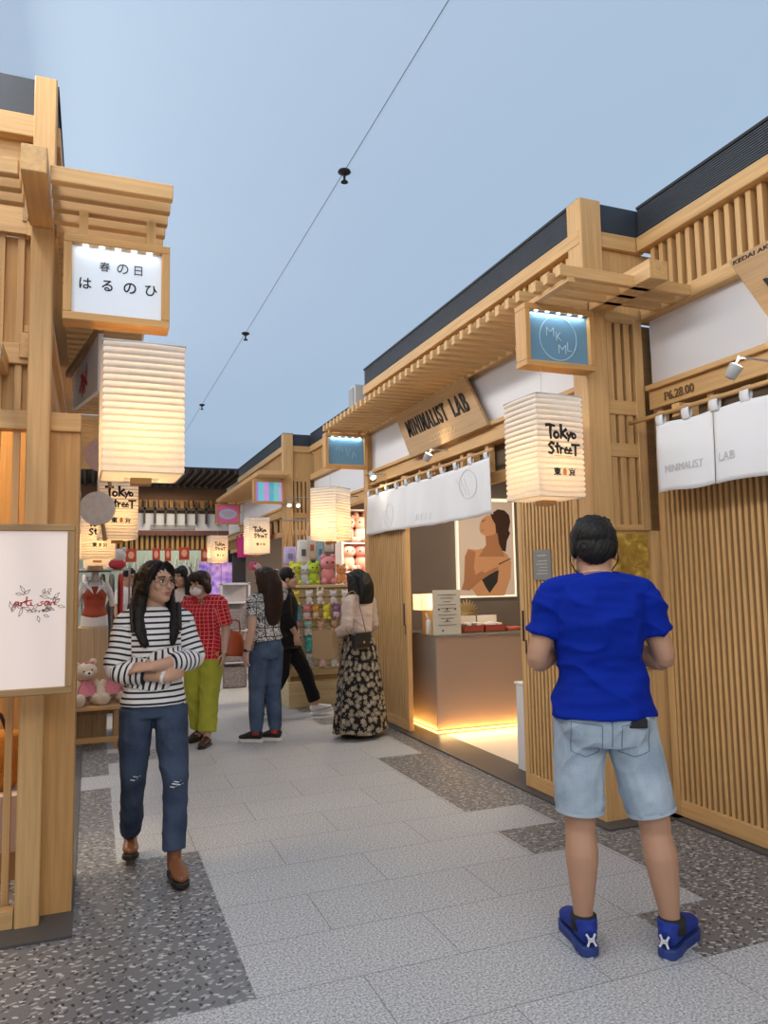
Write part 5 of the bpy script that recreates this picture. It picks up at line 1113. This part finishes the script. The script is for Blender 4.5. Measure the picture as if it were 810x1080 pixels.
for i, x in enumerate((2.15, 2.4, 2.65)):
    tag(MB().box(x, x+.23, 16.6+i*.03, 16.63+i*.03, .006, 1.95, m=0).build('lit_panel', m), 'tall purple lit panel, %s of three under the far pink sign' % ('left', 'middle', 'right')[i], 'panel', 'purple lit panels')
# ------------------------------------------------------------------ person: woman in the striped top
p1 = Human('woman in a navy striped top with folded arms and brown ankle boots', (.32, 4.28, 0), 1.62, rad(4),
    dict(pelvis=(0, 0, .91), waist=(.0, 0, 1.06), shL=(.150, .015, 1.335), shR=(-.150, .015, 1.335),
         elL=(.212, -.035, 1.115), wrL=(-.045, -.195, 1.095), elR=(-.205, -.03, 1.075), wrR=(.045, -.170, 1.03),
         hipL=(.088, -.01, .86), knL=(.095, -.13, .465), anL=(.085, -.195, .095), hipR=(-.088, 0, .86), knR=(-.10, .03, .47), anR=(-.085, .235, .105), head=(.01, -.02, 1.535)),
    SK1, yaw=rad(29), pitch=rad(-3), vox=.006, hands={'L': ((-1, .75, .0), (0, .6, -.6), .25), 'R': ((.9, .45, .35), (-.1, .9, .1), .3)})
p1.face(glasses=mat('thin_gold_frame', (.25, .15, .09), .3, metal=.8))
h = MB()
h.ball((0, .024, .038), (.084, .098, .088), n=20, k=14)
for q in (1, -1): h.tube([(q*.012, -.052, .108), (q*.056, -.050, .078), (q*.078, -.016, .02), (q*.084, .01, -.05)], [(.010, .016), (.012, .022), (.010, .036), (.016, .046)], n=14, ref=(1, 0, 0), res=5)
h.tube([(0, .085, .06), (0, .10, -.05), (0, .095, -.16)], [(.075, .045), (.085, .05), (.085, .042)], n=16, res=4)
Mi = p1.Mh.inverted(); k1 = p1.k
def drape(pts, rads): h.tube([Mi @ (V(*p)*k1) for p in pts], rads, n=14, ref=(1, 0, 0), res=5)
drape([(-.062, -.02, 1.53), (-.082, -.015, 1.44), (-.088, -.055, 1.35), (-.080, -.098, 1.27), (-.062, -.112, 1.215), (-.05, -.112, 1.195)], [(.030, .05), (.034, .05), (.036, .03), (.038, .022), (.03, .018), (.014, .01)])
drape([(.070, .03, 1.50), (.085, .0, 1.43), (.092, -.05, 1.36), (.092, -.098, 1.28), (.082, -.112, 1.22), (.075, -.112, 1.20)], [(.02, .04), (.022, .04), (.026, .026), (.028, .020), (.022, .016), (.012, .01)])
drape([(0, .09, 1.45), (0, .12, 1.33), (0, .13, 1.22)], [(.08, .04), (.09, .03), (.07, .02)])
p1.hair(h, H_BLK, .0065)
p1.shirt(M_stripes, .86, end=1.58, pat=p1.armpat(), g=.008, sg=.012, flare=.004, wrinkle=.0035, vox=.0065)
p1.trousers(D_dark, end=1.86, g=.004, rad=(.090, .082, .062, .058, .054), wrinkle=.0035, vox=.0065, name='jeans')
BOOT = mat('brown_leather', (.20, .075, .03), .38, var=.15, bscale=12); RUB = mat('rubber_black', (.015, .014, .013), .6)
p1.shoe('L', rad(4), BOOT, RUB, boot=.11, L=.245, sole=.02); p1.shoe('R', rad(-6), BOOT, RUB, boot=.11, L=.245, pitch=rad(-8), sole=.02)
q = MB()
for i, (x, z) in enumerate(((.085, .49), (.105, .485), (.075, .476), (.095, .50), (-.09, .515), (-.105, .50))):
    kx = p1.k; q.tube([((x-.02)*kx, -.208 if x > 0 else -.062, z*kx), (x*kx, -.214 if x > 0 else -.068, (z-.004)*kx), ((x+.018)*kx, -.208 if x > 0 else -.062, z*kx)], .003, n=6)
pb(q, 'frayed_tear', mat('frayed_white', (.62, .64, .66), .9), p1.root)
w = p1.J['wrR'].lerp(p1.J['elR'], .08); d = (p1.J['wrR']-p1.J['elR']).normalized()
pb(MB().tube([w-d*.009, w+d*.009], .034, n=16), 'bracelet', mat('white_bracelet', (.8, .78, .74), .4), p1.root)
q = MB()
for sx in (1, -1): q.tube([(sx*.12, -.085, 1.25), (sx*.125, -.03, 1.385), (sx*.125, .05, 1.37), (sx*.115, .11, 1.22)], (.012, .006), n=8, res=5)
q.tube([(0, .13, 1.28), (0, .145, 1.1), (0, .13, .98)], [(.08, .03), (.11, .045), (.10, .03)], n=14, res=3)
pb(q, 'backpack', mat('black_nylon', (.02, .02, .022), .7), p1.root)
# ------------------------------------------------------------------ person: man in blue, seen from behind
p6 = Human('man in bright blue T-shirt and denim shorts seen from behind, head bowed', (1.985, 2.63, 0), 1.80, rad(155),
    dict(pelvis=(0, .01, .87), waist=(0, .0, 1.02), chest=(0, 0, 1.19), upper=(0, .005, 1.31), neck=(0, -.005, 1.375), head=(0, -.045, 1.468),
         shL=(.170, .0, 1.305), shR=(-.170, .0, 1.305), elL=(.238, -.01, 1.055), wrL=(.09, -.22, 1.09), elR=(-.238, -.01, 1.055), wrR=(-.09, -.23, 1.09),
         hipL=(.09, 0, .84), knL=(.10, -.01, .475), anL=(.105, .0, .085), hipR=(-.09, 0, .84), knR=(-.165, .01, .475), anR=(-.21, .02, .085)),
    SK2, yaw=rad(-6), pitch=rad(14), vox=.006, build=1.08, hs=1.09, hands={'L': ((-.6, -.8, .15), (-.5, .2, .8), .5), 'R': ((.6, -.8, .15), (.5, .2, .8), .5)})
p6.face()
h = MB(); h.ball((0, .020, .048), (.082, .096, .078), n=20, k=14); h.ball((0, -.02, .088), (.066, .062, .045)); h.ball((0, .062, .0), (.068, .045, .062))
for q in (1, -1): h.ball((q*.068, .02, .02), (.014, .05, .05))
for i in range(40):
    a = random.uniform(0, 6.28); b = random.uniform(.1, 1.0); x, y, z = .078*math.cos(a)*math.sin(b), .02+.09*math.sin(a)*math.sin(b), .05+.074*math.cos(b)
    n = V(x, y-.02, z-.05).normalized(); h.tube([(x, y, z), V(x, y, z)+n*.008+V(0, -.012, .003)], [.011, .004], n=6)
p6.hair(h, H_BLK, .005, 2)
T_blue = mat('royal_blue_cotton', (.002, .019, .28), .8, spec=.12)
sh6 = p6.shirt(T_blue, .925, end=.60, g=.014, sg=.014, wrinkle=.010, rad=(.050, .050, .051, .05, .036), flare=.008, wf=(5, 5, 12), vox=.0065, name='t_shirt')
so6 = p6.trousers(D_light, end=.93, g=.012, rad=(.082, .080, .072, .06, .05), wrinkle=.005, vox=.0065, name='denim_shorts')
J6 = p6.J; k6 = p6.k
from mathutils.bvhtree import BVHTree
bv = BVHTree.FromPolygons([v.co.copy() for v in so6.data.vertices], [list(p.vertices) for p in so6.data.polygons])
def back(x, z, off=.001):
    h_ = bv.ray_cast(V(x*k6, 1, z*k6), V(0, -1, 0))[0]
    return (h_ if h_ is not None else V(x*k6, .15, z*k6))+V(0, off, 0)
def seam(pts, name, r=.0019):
    P = []
    for (a, b_), (c, d) in zip(pts[:-1], pts[1:]):
        for t in range(8): P.append(back(a+(c-a)*t/8, b_+(d-b_)*t/8))
    pb(MB().tube(P+[back(*pts[-1])], r, n=5), name, mat('denim_stitch', (.16, .21, .28), .9), p6.root)
for sx in (1, -1):
    x0, x1 = sx*.035, sx*.14
    seam([(x0, .835), (x1, .845), (x1, .735), ((x0+x1)/2, .715), (x0, .73), (x0, .835)], 'pocket_seam')
seam([(.0, .87), (0, .76)], 'centre_seam')
w0 = back(-.088, .842); q = MB(); q.box(w0.x-.045, w0.x+.045, w0.y-.02, w0.y+.008, w0.z-.02, w0.z+.018, m=0); pb(q, 'wallet', M_black, p6.root, smooth=False, bevel=.004)
for qd in 'LR':
    e = J6['hip'+qd].lerp(J6['kn'+qd], .925); 
    d_ = (J6['kn'+qd]-J6['hip'+qd]).normalized(); pb(MB().tube([e-d_*.008, e+d_*.008], .0740*p6.w+.0125, n=24, caps=False), 'hem_fold', mat('pale_hem', (.38, .46, .54), .9), p6.root)
SNK = mat('royal_blue_mesh', (.008, .03, .26), .7, bump=.3, bscale=300); SOLE = mat('blue_sole', (.02, .045, .20), .6); SOCK = mat('sock_black', (.02, .02, .022), .9)
for qd, a in (('L', rad(8)), ('R', rad(-36))):
    sh, R = p6.shoe(qd, a, SNK, SOLE, L=.285, sole=.03)
    g = MB(); g.prism([(x*1.09, y*1.13, 0) for x, y in [(.036, .03), (.034, -.03), (.05, -.11), (.036, -.17), (0, -.195), (-.036, -.17), (-.05, -.11), (-.034, -.03), (-.036, .03), (0, .085)]], (0, 0, .008)); g.v = [tuple(R @ Vector(p)) for p in g.v]; pb(g, 'outsole_rim', mat('pale_sole_rim', (.5, .52, .56), .6), None, smooth=False).parent = sh
    g = MB(); Rn = R.to_3x3(); o = R @ V(0, .0865, .072); xd, zd = Rn @ V(-1, 0, 0), (Rn @ V(0, -.28, 1)).normalized()
    strokes(g, [[(-.8, 1), (-.52, .5), (-.42, .05), (-.2, -.2), (.2, -.2), (.42, .05), (.52, .5), (.8, 1)], [(-.8, -1), (-.52, -.5), (-.42, -.05), (-.2, .2), (.2, .2), (.42, -.05), (.52, -.5), (.8, -1)]], o, xd, zd, .021, .0075, 0, .004, 0, .020)
    pb(g, 'heel_emblem', mat('silver_print', (.62, .63, .66), .4), None, smooth=False).parent = sh
    A = J6['an'+qd]; pb(MB().tube([A+V(0, .008, -.005), A+V(0, .008, .045)], [.046*p6.w, .044*p6.w], n=16), 'sock', SOCK, p6.root)
g = MB(); g.tube([(.075, .02, .01), (.083, .0, -.03), (.06, -.05, -.06)], .0022, n=5, res=4); g.tube([(-.075, .02, .015), (-.084, .0, -.03), (-.06, -.05, -.06)], .0022, n=5, res=4); g.ball((0, -.06, -.055), (.06, .045, .04))
pb(p6.hp(g), 'face_mask', M_black, p6.root)
ph = MB(); ph.box(-.04, .04, -.345, -.335, 1.12*k6, 1.27*k6, m=0); tag(pb(ph, 'phone', M_black, p6.root, smooth=False, bevel=.003))
nn = J6['neck']; pb(MB().tube([nn+V(.062*math.cos(a), .004+.062*math.sin(a), .012+.010*math.sin(a)) for a in [i*PI/12 for i in range(25)]], .0025, n=5), 'necklace', mat('pink_cord', (.7, .45, .42), .6), p6.root)
# ------------------------------------------------------------------ person: older woman in red checks
p2 = Human('older woman in a red checked blouse and lime trousers wearing a white mask', (1.0, 7.38, 0), 1.62, rad(-36),
    dict(head=(-.01, -.06, 1.52), neck=(0, -.005, 1.39), upper=(0, .005, 1.325), elL=(.225, .03, 1.08), wrL=(.245, -.04, .86), elR=(-.21, .0, 1.08), wrR=(-.2, -.1, .87), knL=(.09, -.04, .47), anL=(.10, -.10, .08), anR=(-.09, .10, .09), knR=(-.09, .0, .47)), SK3, yaw=rad(-12), pitch=rad(10), build=1.1, hands={'L': ((0, -.15, -1), (-1, 0, 0), .3), 'R': ((0, -.15, -1), (1, 0, 0), .3)})
p2.face(lips=False)
g = MB(); g.ball((0, -.062, -.052), (.062, .050, .046), n=18, k=12); pb(p2.hp(g), 'face_mask', mat('white_mask', (.80, .79, .78), .8), p2.root)
h = MB(); h.ball((0, .026, .04), (.092, .105, .088), n=20, k=14); h.ball((0, .055, -.04), (.085, .07, .085)); h.ball((0, -.045, .088), (.066, .05, .035)); h.tube([(-.06, -.07, .075), (0, -.088, .065), (.06, -.07, .07)], [.018, .024, .018], n=10, res=4)
for q in (1, -1): h.tube([(q*.07, -.035, .06), (q*.088, -.01, 0), (q*.084, .01, -.07)], [(.014, .03), (.018, .04), (.016, .035)], n=12, ref=(1, 0, 0), res=4)
p2.hair(h, H_BRN, .007)
p2.shirt(M_redplaid, .79, end=.86, pat=p2.armpat(), g=.02, sg=.02, rad=(.052, .054, .058, .05, .04), flare=.008, name='blouse')
c2 = p2.J['neck']; g = MB()
for q in (1, -1): g.tube([c2+V(q*.07, .03, .012), c2+V(q*.06, -.05, .0), c2+V(q*.02, -.10, -.055)], [(.022, .008), (.026, .008), (.012, .006)], n=10, res=4)
pb(g, 'collar', mat('red_cotton', (.50, .02, .03), .9), p2.root)
g = MB()
for i in range(9): g.ball(c2+V(.05+.014*math.cos(i*.7), -.105+.01*math.sin(i*1.9), -.04+.016*math.sin(i*.7)), .007, n=8, k=6)
pb(g, 'brooch', mat('brooch_mixed', (.40, .28, .20), .4), p2.root)
p2.trousers(mat('lime_cotton', (.40, .42, .045), .85, var=.1, bscale=8), end=1.88, g=.012, rad=(.098, .092, .075, .068, .066), wrinkle=.005)
LOAF = mat('dark_brown_leather', (.06, .025, .018), .4)
for qd, a in (('L', rad(6)), ('R', rad(-10))):
    p2.shoe(qd, a, LOAF, RUB, L=.24, low=True, sole=.012); 
    A = p2.J['an'+qd]; pb(MB().ball(A+V(0, -.045, -.028), (.030, .06, .03)), 'instep', SK3, p2.root)
w = p2.J['wrL']; pb(MB().tube([w+V(0, 0, .0), w+V(0, 0, .016)], .031, n=14), 'bracelet', mat('silver_bracelet', (.6, .58, .55), .3, metal=.7), p2.root)
# ------------------------------------------------------------------ person: woman with long dark hair taking a photo
p3 = Human('woman with long dark hair in a white grid-check T-shirt raising a pink phone', (1.56, 7.16, 0), 1.64, rad(-152),
    dict(head=(0, -.02, 1.535), shR=(-.175, .0, 1.36), elR=(-.27, -.06, 1.47), wrR=(-.10, -.17, 1.60), elL=(.215, .05, 1.08), wrL=(.235, .0, .86), knL=(.09, -.03, .47), anL=(.08, -.05, .085), anR=(-.07, .05, .085), knR=(-.085, .0, .47), pelvis=(-.01, .01, .90)), SK3, yaw=rad(8), hands={'L': ((.05, -.1, -1), (-1, 0, 0), .3), 'R': ((.45, -.3, .8), (0, -.9, 0), .5)})
h = MB(); h.ball((0, .02, .036), (.085, .1, .088), n=20, k=14)
h.tube([(0, .075, .07), (0, .105, -.03), (0, .115, -.16), (0, .11, -.30), (0, .105, -.40), (0, .10, -.44)], [(.08, .045), (.108, .06), (.118, .057), (.110, .045), (.080, .032), (.035, .015)], n=18, res=5)
for q in (1, -1): h.tube([(q*.05, -.045, .085), (q*.078, .01, .01), (q*.08, .045, -.10), (q*.085, .06, -.25)], [(.02, .03), (.02, .05), (.025, .05), (.02, .035)], n=12, ref=(1, 0, 0), res=4)
p3.hair(h, H_BRN)
p3.shirt(M_bwplaid, .945, end=.58, pat=p3.armpat(), g=.010, sg=.016, name='t_shirt')
p3.trousers(D_mid, end=1.95, g=.003, rad=(.098, .092, .074, .072, .050), wrinkle=.0015, name='jeans')
RSH = mat('black_red_knit', (.02, .018, .018), .7); WSO = mat('white_rubber', (.75, .74, .72), .5)
for qd, a in (('L', rad(30)), ('R', rad(24))):
    p3.shoe(qd, a, RSH, WSO, L=.245, sole=.025); A = p3.J['an'+qd]; pb(MB().tube([A+V(0, 0, -.01), A+V(0, 0, .055)], .047, n=14), 'red_sock', mat('red_sock', (.50, .06, .04), .9), p3.root)
w = p3.J['wrL']; pb(MB().tube([w+V(0, 0, .005), w+V(0, 0, .03)], .031, n=14), 'watch', M_black, p3.root)
ph = thing('phone', 'pink phone held up by the woman with long dark hair', 'phone', (1.74, 7.34, 1.60))
c = p3.root.matrix_world
pm = Matrix.Translation((1.56, 7.16, 0)) @ Matrix.Rotation(rad(-152), 4, 'Z')
g = MB(); g.box(-.10, .02, -.235, -.222, 1.62, 1.70, m=0); g.v = [tuple(pm @ Vector(p)) for p in g.v]; g.build('case', mat('pink_case', (.75, .12, .28), .5), ph, bevel=.004)
g = MB(); g.ball((-.08, -.221, 1.685), (.01, .004, .01)).ball((-.055, -.221, 1.685), (.01, .004, .01)); g.v = [tuple(pm @ Vector(p)) for p in g.v]; g.build('camera_lens', M_black, ph, smooth=True)
hb = thing('handbag', 'orange red handbag hanging at the hip of the woman raising a pink phone', 'bag', (1.30, 7.28, .85))
g = MB(); g.tube([(1.275, 7.30, .80), (1.28, 7.31, .90), (1.285, 7.31, 1.0), (1.29, 7.31, 1.04)], [(.10, .05), (.11, .055), (.09, .045), (.06, .02)], n=18, ref=(1, .4, 0), res=3); g.build('body', mat('orange_leather', (.48, .09, .03), .5), hb, smooth=True)
g = MB(); g.tube([(1.22, 7.29, 1.02), (1.24, 7.27, 1.13), (1.32, 7.27, 1.13), (1.34, 7.32, 1.02)], .007, n=8, res=5); g.build('strap', mat('orange_leather_dark', (.30, .05, .02), .5), hb)
# ------------------------------------------------------------------ person: striding in black
p4 = Human('person in a loose black top and trousers striding right past the toy stand', (2.02, 8.32, 0), 1.66, rad(78),
    dict(pelvis=(0, 0, .88), hipL=(.085, -.02, .84), knL=(.08, -.22, .50), anL=(.07, -.36, .095), hipR=(-.085, .02, .84), knR=(-.08, .04, .46), anR=(-.08, .26, .12), elL=(.20, .06, 1.09), wrL=(.18, -.04, .88), elR=(-.2, -.02, 1.09), wrR=(-.16, -.12, .92), head=(0, -.05, 1.525)), SK1, hands={'L': ((0, -.2, -1), (-1, 0, 0), .3), 'R': ((0, -.2, -1), (1, 0, 0), .3)})
BLKC = mat('black_cloth', (.013, .013, .015), .85, spec=.15)
p4.face(); h = MB(); h.ball((0, .022, .04), (.086, .1, .088), n=18, k=12); h.tube([(0, .08, .05), (0, .10, -.05), (0, .09, -.12)], [(.07, .045), (.085, .05), (.07, .03)], n=14, res=4); p4.hair(h, H_BLK)
p4.shirt(BLKC, .76, end=1.5, g=.035, sg=.03, flare=.02, wrinkle=.006, name='loose_top')
p4.trousers(BLKC, end=1.84, g=.01, rad=(.098, .09, .068, .062, .058))
for qd, a, pt in (('L', rad(0), rad(-12)), ('R', rad(0), rad(14))): p4.shoe(qd, a, WSO, WSO, L=.25, pitch=pt)
# ------------------------------------------------------------------ person: woman in the long floral skirt
p5 = Human('woman in a long black floral skirt and beige top with her back turned', (2.44, 6.98, 0), 1.60, rad(-150),
    dict(elL=(.225, .03, 1.09), wrL=(.16, -.16, 1.0), elR=(-.215, .0, 1.09), wrR=(-.12, -.18, .98), head=(0, -.03, 1.535)), SK3, yaw=rad(14), build=1.02, hands={'L': ((-.3, -.9, -.2), (-.5, 0, -.6), .7), 'R': ((.4, -.9, 0), (.5, 0, -.5), .5)})
p5.face()
h = MB(); h.ball((0, .02, .036), (.088, .102, .09), n=20, k=14)
h.tube([(0, .075, .07), (0, .105, -.03), (0, .11, -.13), (0, .105, -.215)], [(.085, .05), (.118, .062), (.130, .056), (.130, .034)], n=18, res=5)
for q in (1, -1): h.tube([(q*.05, -.05, .085), (q*.082, -.01, .01), (q*.09, .01, -.10), (q*.095, .02, -.2)], [(.02, .03), (.02, .05), (.028, .055), (.024, .045)], n=12, ref=(1, 0, 0), res=4)
p5.hair(h, H_BLK)
BEI = mat('beige_knit', (.50, .40, .35), .9, bump=.2, bscale=200)
o5 = p5.shirt(BEI, 1.0, end=1.72, g=.006, sg=.012, wrinkle=.004, wf=(3, 3, 22), name='wrap_top')
g = MB(); P, k5 = p5.J['pelvis'], p5.k; n = 40
zs = [(1.055, .138, .10), (.99, .165, .13), (.88, .195, .165), (.70, .225, .19), (.45, .255, .215), (.20, .285, .24), (.065, .295, .25)]
rings = []
for z, a, b_ in zs:
    for j in range(72):
        t = 2*PI*j/72; f = 1+(.045*(1.05-z))*math.sin(9*t+z*2)+.02*(1.05-z)*math.sin(17*t)
        rings.append((a*k5*f*math.cos(t), b_*k5*f*math.sin(t), z*k5+(.012*math.sin(4*t) if z < .1 else 0)))
g.add(rings, [(i*72+j, i*72+(j+1) % 72, (i+1)*72+(j+1) % 72, (i+1)*72+j) for i in range(len(zs)-1) for j in range(72)])
sk = g.build('skirt', M_floral, None, smooth=True); sk.parent = p5.root
md = sk.modifiers.new('sub', 'SUBSURF'); md.levels = 1; md.render_levels = 1
at = sk.data.attributes.new('pat', 'FLOAT_VECTOR', 'POINT'); buf = []
for i, p in enumerate(g.v): buf += [(i % 72)/72*2*PI*.24, p[2], 0]
at.data.foreach_set('vector', buf)
for qd in 'LR': p5.shoe(qd, rad(5), mat('tan_sandal', (.35, .22, .15), .6), RUB, L=.23, low=True, sole=.015)
bg = thing('shoulder_bag', 'small black leather shoulder bag on a chain strap behind the skirted woman', 'bag', (2.24, 6.86, .93))
pm5 = Matrix.Translation((2.44, 6.98, 0)) @ Matrix.Rotation(rad(-150), 4, 'Z')
def loc5(mb): mb.v = [tuple(pm5 @ Vector(p)) for p in mb.v]; return mb
loc5(MB().box(.10, .31, .16, .225, .86, 1.01, m=0)).build('body', M_black, bg, bevel=.015); loc5(MB().box(.095, .315, .225, .235, .92, 1.015, m=0)).build('flap', mat('black_leather', (.02, .02, .021), .35), bg, bevel=.004)
loc5(MB().ball((.205, .238, .925), (.012, .006, .012))).build('clasp', mat('gold_clasp', (.6, .42, .15), .3, metal=.9), bg)
loc5(MB().tube([(.12, .19, 1.0), (.14, .15, 1.2), (.125, .07, 1.375), (.135, .0, 1.385), (.16, -.09, 1.25), (.26, .05, 1.05), (.29, .19, 1.0)], .0045, n=6, res=6)).build('chain_strap', mat('bronze_chain', (.25, .16, .08), .4, metal=.6), bg)
pbag = thing('paper_bag', 'brown paper carrier bag held by the skirted woman beside the toy stand', 'bag', (2.2, 7.1, .8))
g = MB(); x0, x1, y0, y1 = .20, .28, -.36, -.10
for za, zb_ in ((.76, 1.02),):
    g.add([(x0, y0, za), (x1, y0, za), (x1, y1, za), (x0, y1, za), (x0+.005, y0-.01, zb_), (x1-.005, y0-.01, zb_), (x1+.01, y1+.01, zb_), (x0-.01, y1+.01, zb_)], [(0, 3, 2, 1), (0, 1, 5, 4), (1, 2, 6, 5), (2, 3, 7, 6), (3, 0, 4, 7)])
loc5(g).build('bag_body', mat('kraft_paper', (.42, .28, .15), .85), pbag, solid=.003)
loc5(MB().tube([(.24, -.30, 1.01), (.22, -.26, 1.05), (.20, -.22, 1.06), (.22, -.17, 1.05), (.24, -.13, 1.01)], .004, n=6, res=4)).build('handle', MATS['kraft_paper'], pbag)
# ------------------------------------------------------------------ people further back
p7 = Human('woman in white headphones just behind the woman in red checks', (1.0, 9.1, 0), 1.70, rad(-25), dict(head=(0, -.04, 1.53)), SK1, yaw=rad(-25), vox=.008, hands={'L': ((0, -.1, -1), (-1, 0, 0), .3), 'R': ((0, -.1, -1), (1, 0, 0), .3)})
p7.face(); h = MB(); h.ball((0, .024, .04), (.09, .104, .09), n=18, k=12)
for q in (1, -1): h.tube([(q*.05, -.055, .085), (q*.085, -.01, .0), (q*.09, .01, -.12), (q*.09, .0, -.2)], [(.02, .03), (.022, .045), (.03, .05), (.025, .04)], n=12, ref=(1, 0, 0), res=4)
h.tube([(0, .08, .05), (0, .10, -.05), (0, .09, -.2)], [(.075, .045), (.09, .05), (.08, .03)], n=14, res=4); p7.hair(h, H_BLK, .008)
g = MB(); g.tube([(.097*math.cos(a), .01, .03+.105*math.sin(a)) for a in [i*PI/14 for i in range(15)]], (.010, .014), n=10)
for q in (1, -1): g.tube([(q*.082, .01, .0), (q*.112, .01, .0)], .036, n=16)
pb(p7.hp(g), 'headphones', mat('white_plastic', (.75, .75, .76), .4), p7.root)
p7.shirt(mat('cream_top', (.62, .55, .50), .9), .88, end=.7, g=.014, sg=.02, vox=.009); p7.trousers(BLKC, end=1.9, g=.01, vox=.009)
for qd in 'LR': p7.shoe(qd, 0, WSO, WSO)
pb(MB().tube([(.13, -.08, .95), (.10, -.135, 1.15), (.06, -.125, 1.3), (.05, -.02, 1.42), (0, .13, 1.2)], (.018, .008), n=8, res=5), 'bag_strap', M_black, p7.root)
p8 = Human('man in a white T-shirt with black backpack straps far left beyond the mannequin', (.46, 11.0, 0), 1.72, rad(60), dict(head=(0, -.04, 1.53)), SK2, yaw=rad(-30), vox=.009, build=1.05, hands={'L': ((0, -.1, -1), (-1, 0, 0), .3), 'R': ((0, -.1, -1), (1, 0, 0), .3)})
p8.face(); h = MB(); h.ball((0, .022, .045), (.084, .098, .082), n=18, k=12); h.ball((0, .06, .0), (.068, .045, .062)); p8.hair(h, H_BLK, .008)
p8.shirt(mat('white_tee', (.66, .66, .66), .9), .88, end=.6, g=.014, sg=.02, vox=.009); p8.trousers(BLKC, end=1.9, g=.01, vox=.009)
for qd in 'LR': p8.shoe(qd, 0, RSH, RUB)
g = MB()
for sx in (1, -1): g.tube([(sx*.11, -.11, 1.08), (sx*.115, -.13, 1.25), (sx*.11, -.05, 1.4), (sx*.11, .06, 1.38), (sx*.10, .13, 1.2)], (.02, .008), n=8, res=5)
g.tube([(0, .16, 1.35), (0, .21, 1.2), (0, .2, .98)], [(.10, .05), (.14, .08), (.13, .07)], n=14, res=3); pb(g, 'backpack', MATS['black_nylon'], p8.root)
p9 = Human('person with short black hair browsing beyond the woman raising a phone', (2.22, 9.6, 0), 1.64, rad(175), dict(), SK1, vox=.009, hands={'L': ((0, -.1, -1), (-1, 0, 0), .3), 'R': ((0, -.1, -1), (1, 0, 0), .3)})
h = MB(); h.ball((0, .022, .04), (.088, .1, .088), n=18, k=12); h.ball((0, .06, -.01), (.075, .05, .065)); p9.hair(h, H_BLK, .008)
p9.shirt(mat('charcoal_tee', (.04, .04, .045), .9), .88, end=.6, g=.014, sg=.02, vox=.009); p9.trousers(D_dark, end=1.9, g=.01, vox=.009, name='jeans')
for qd in 'LR': p9.shoe(qd, 0, RSH, WSO)
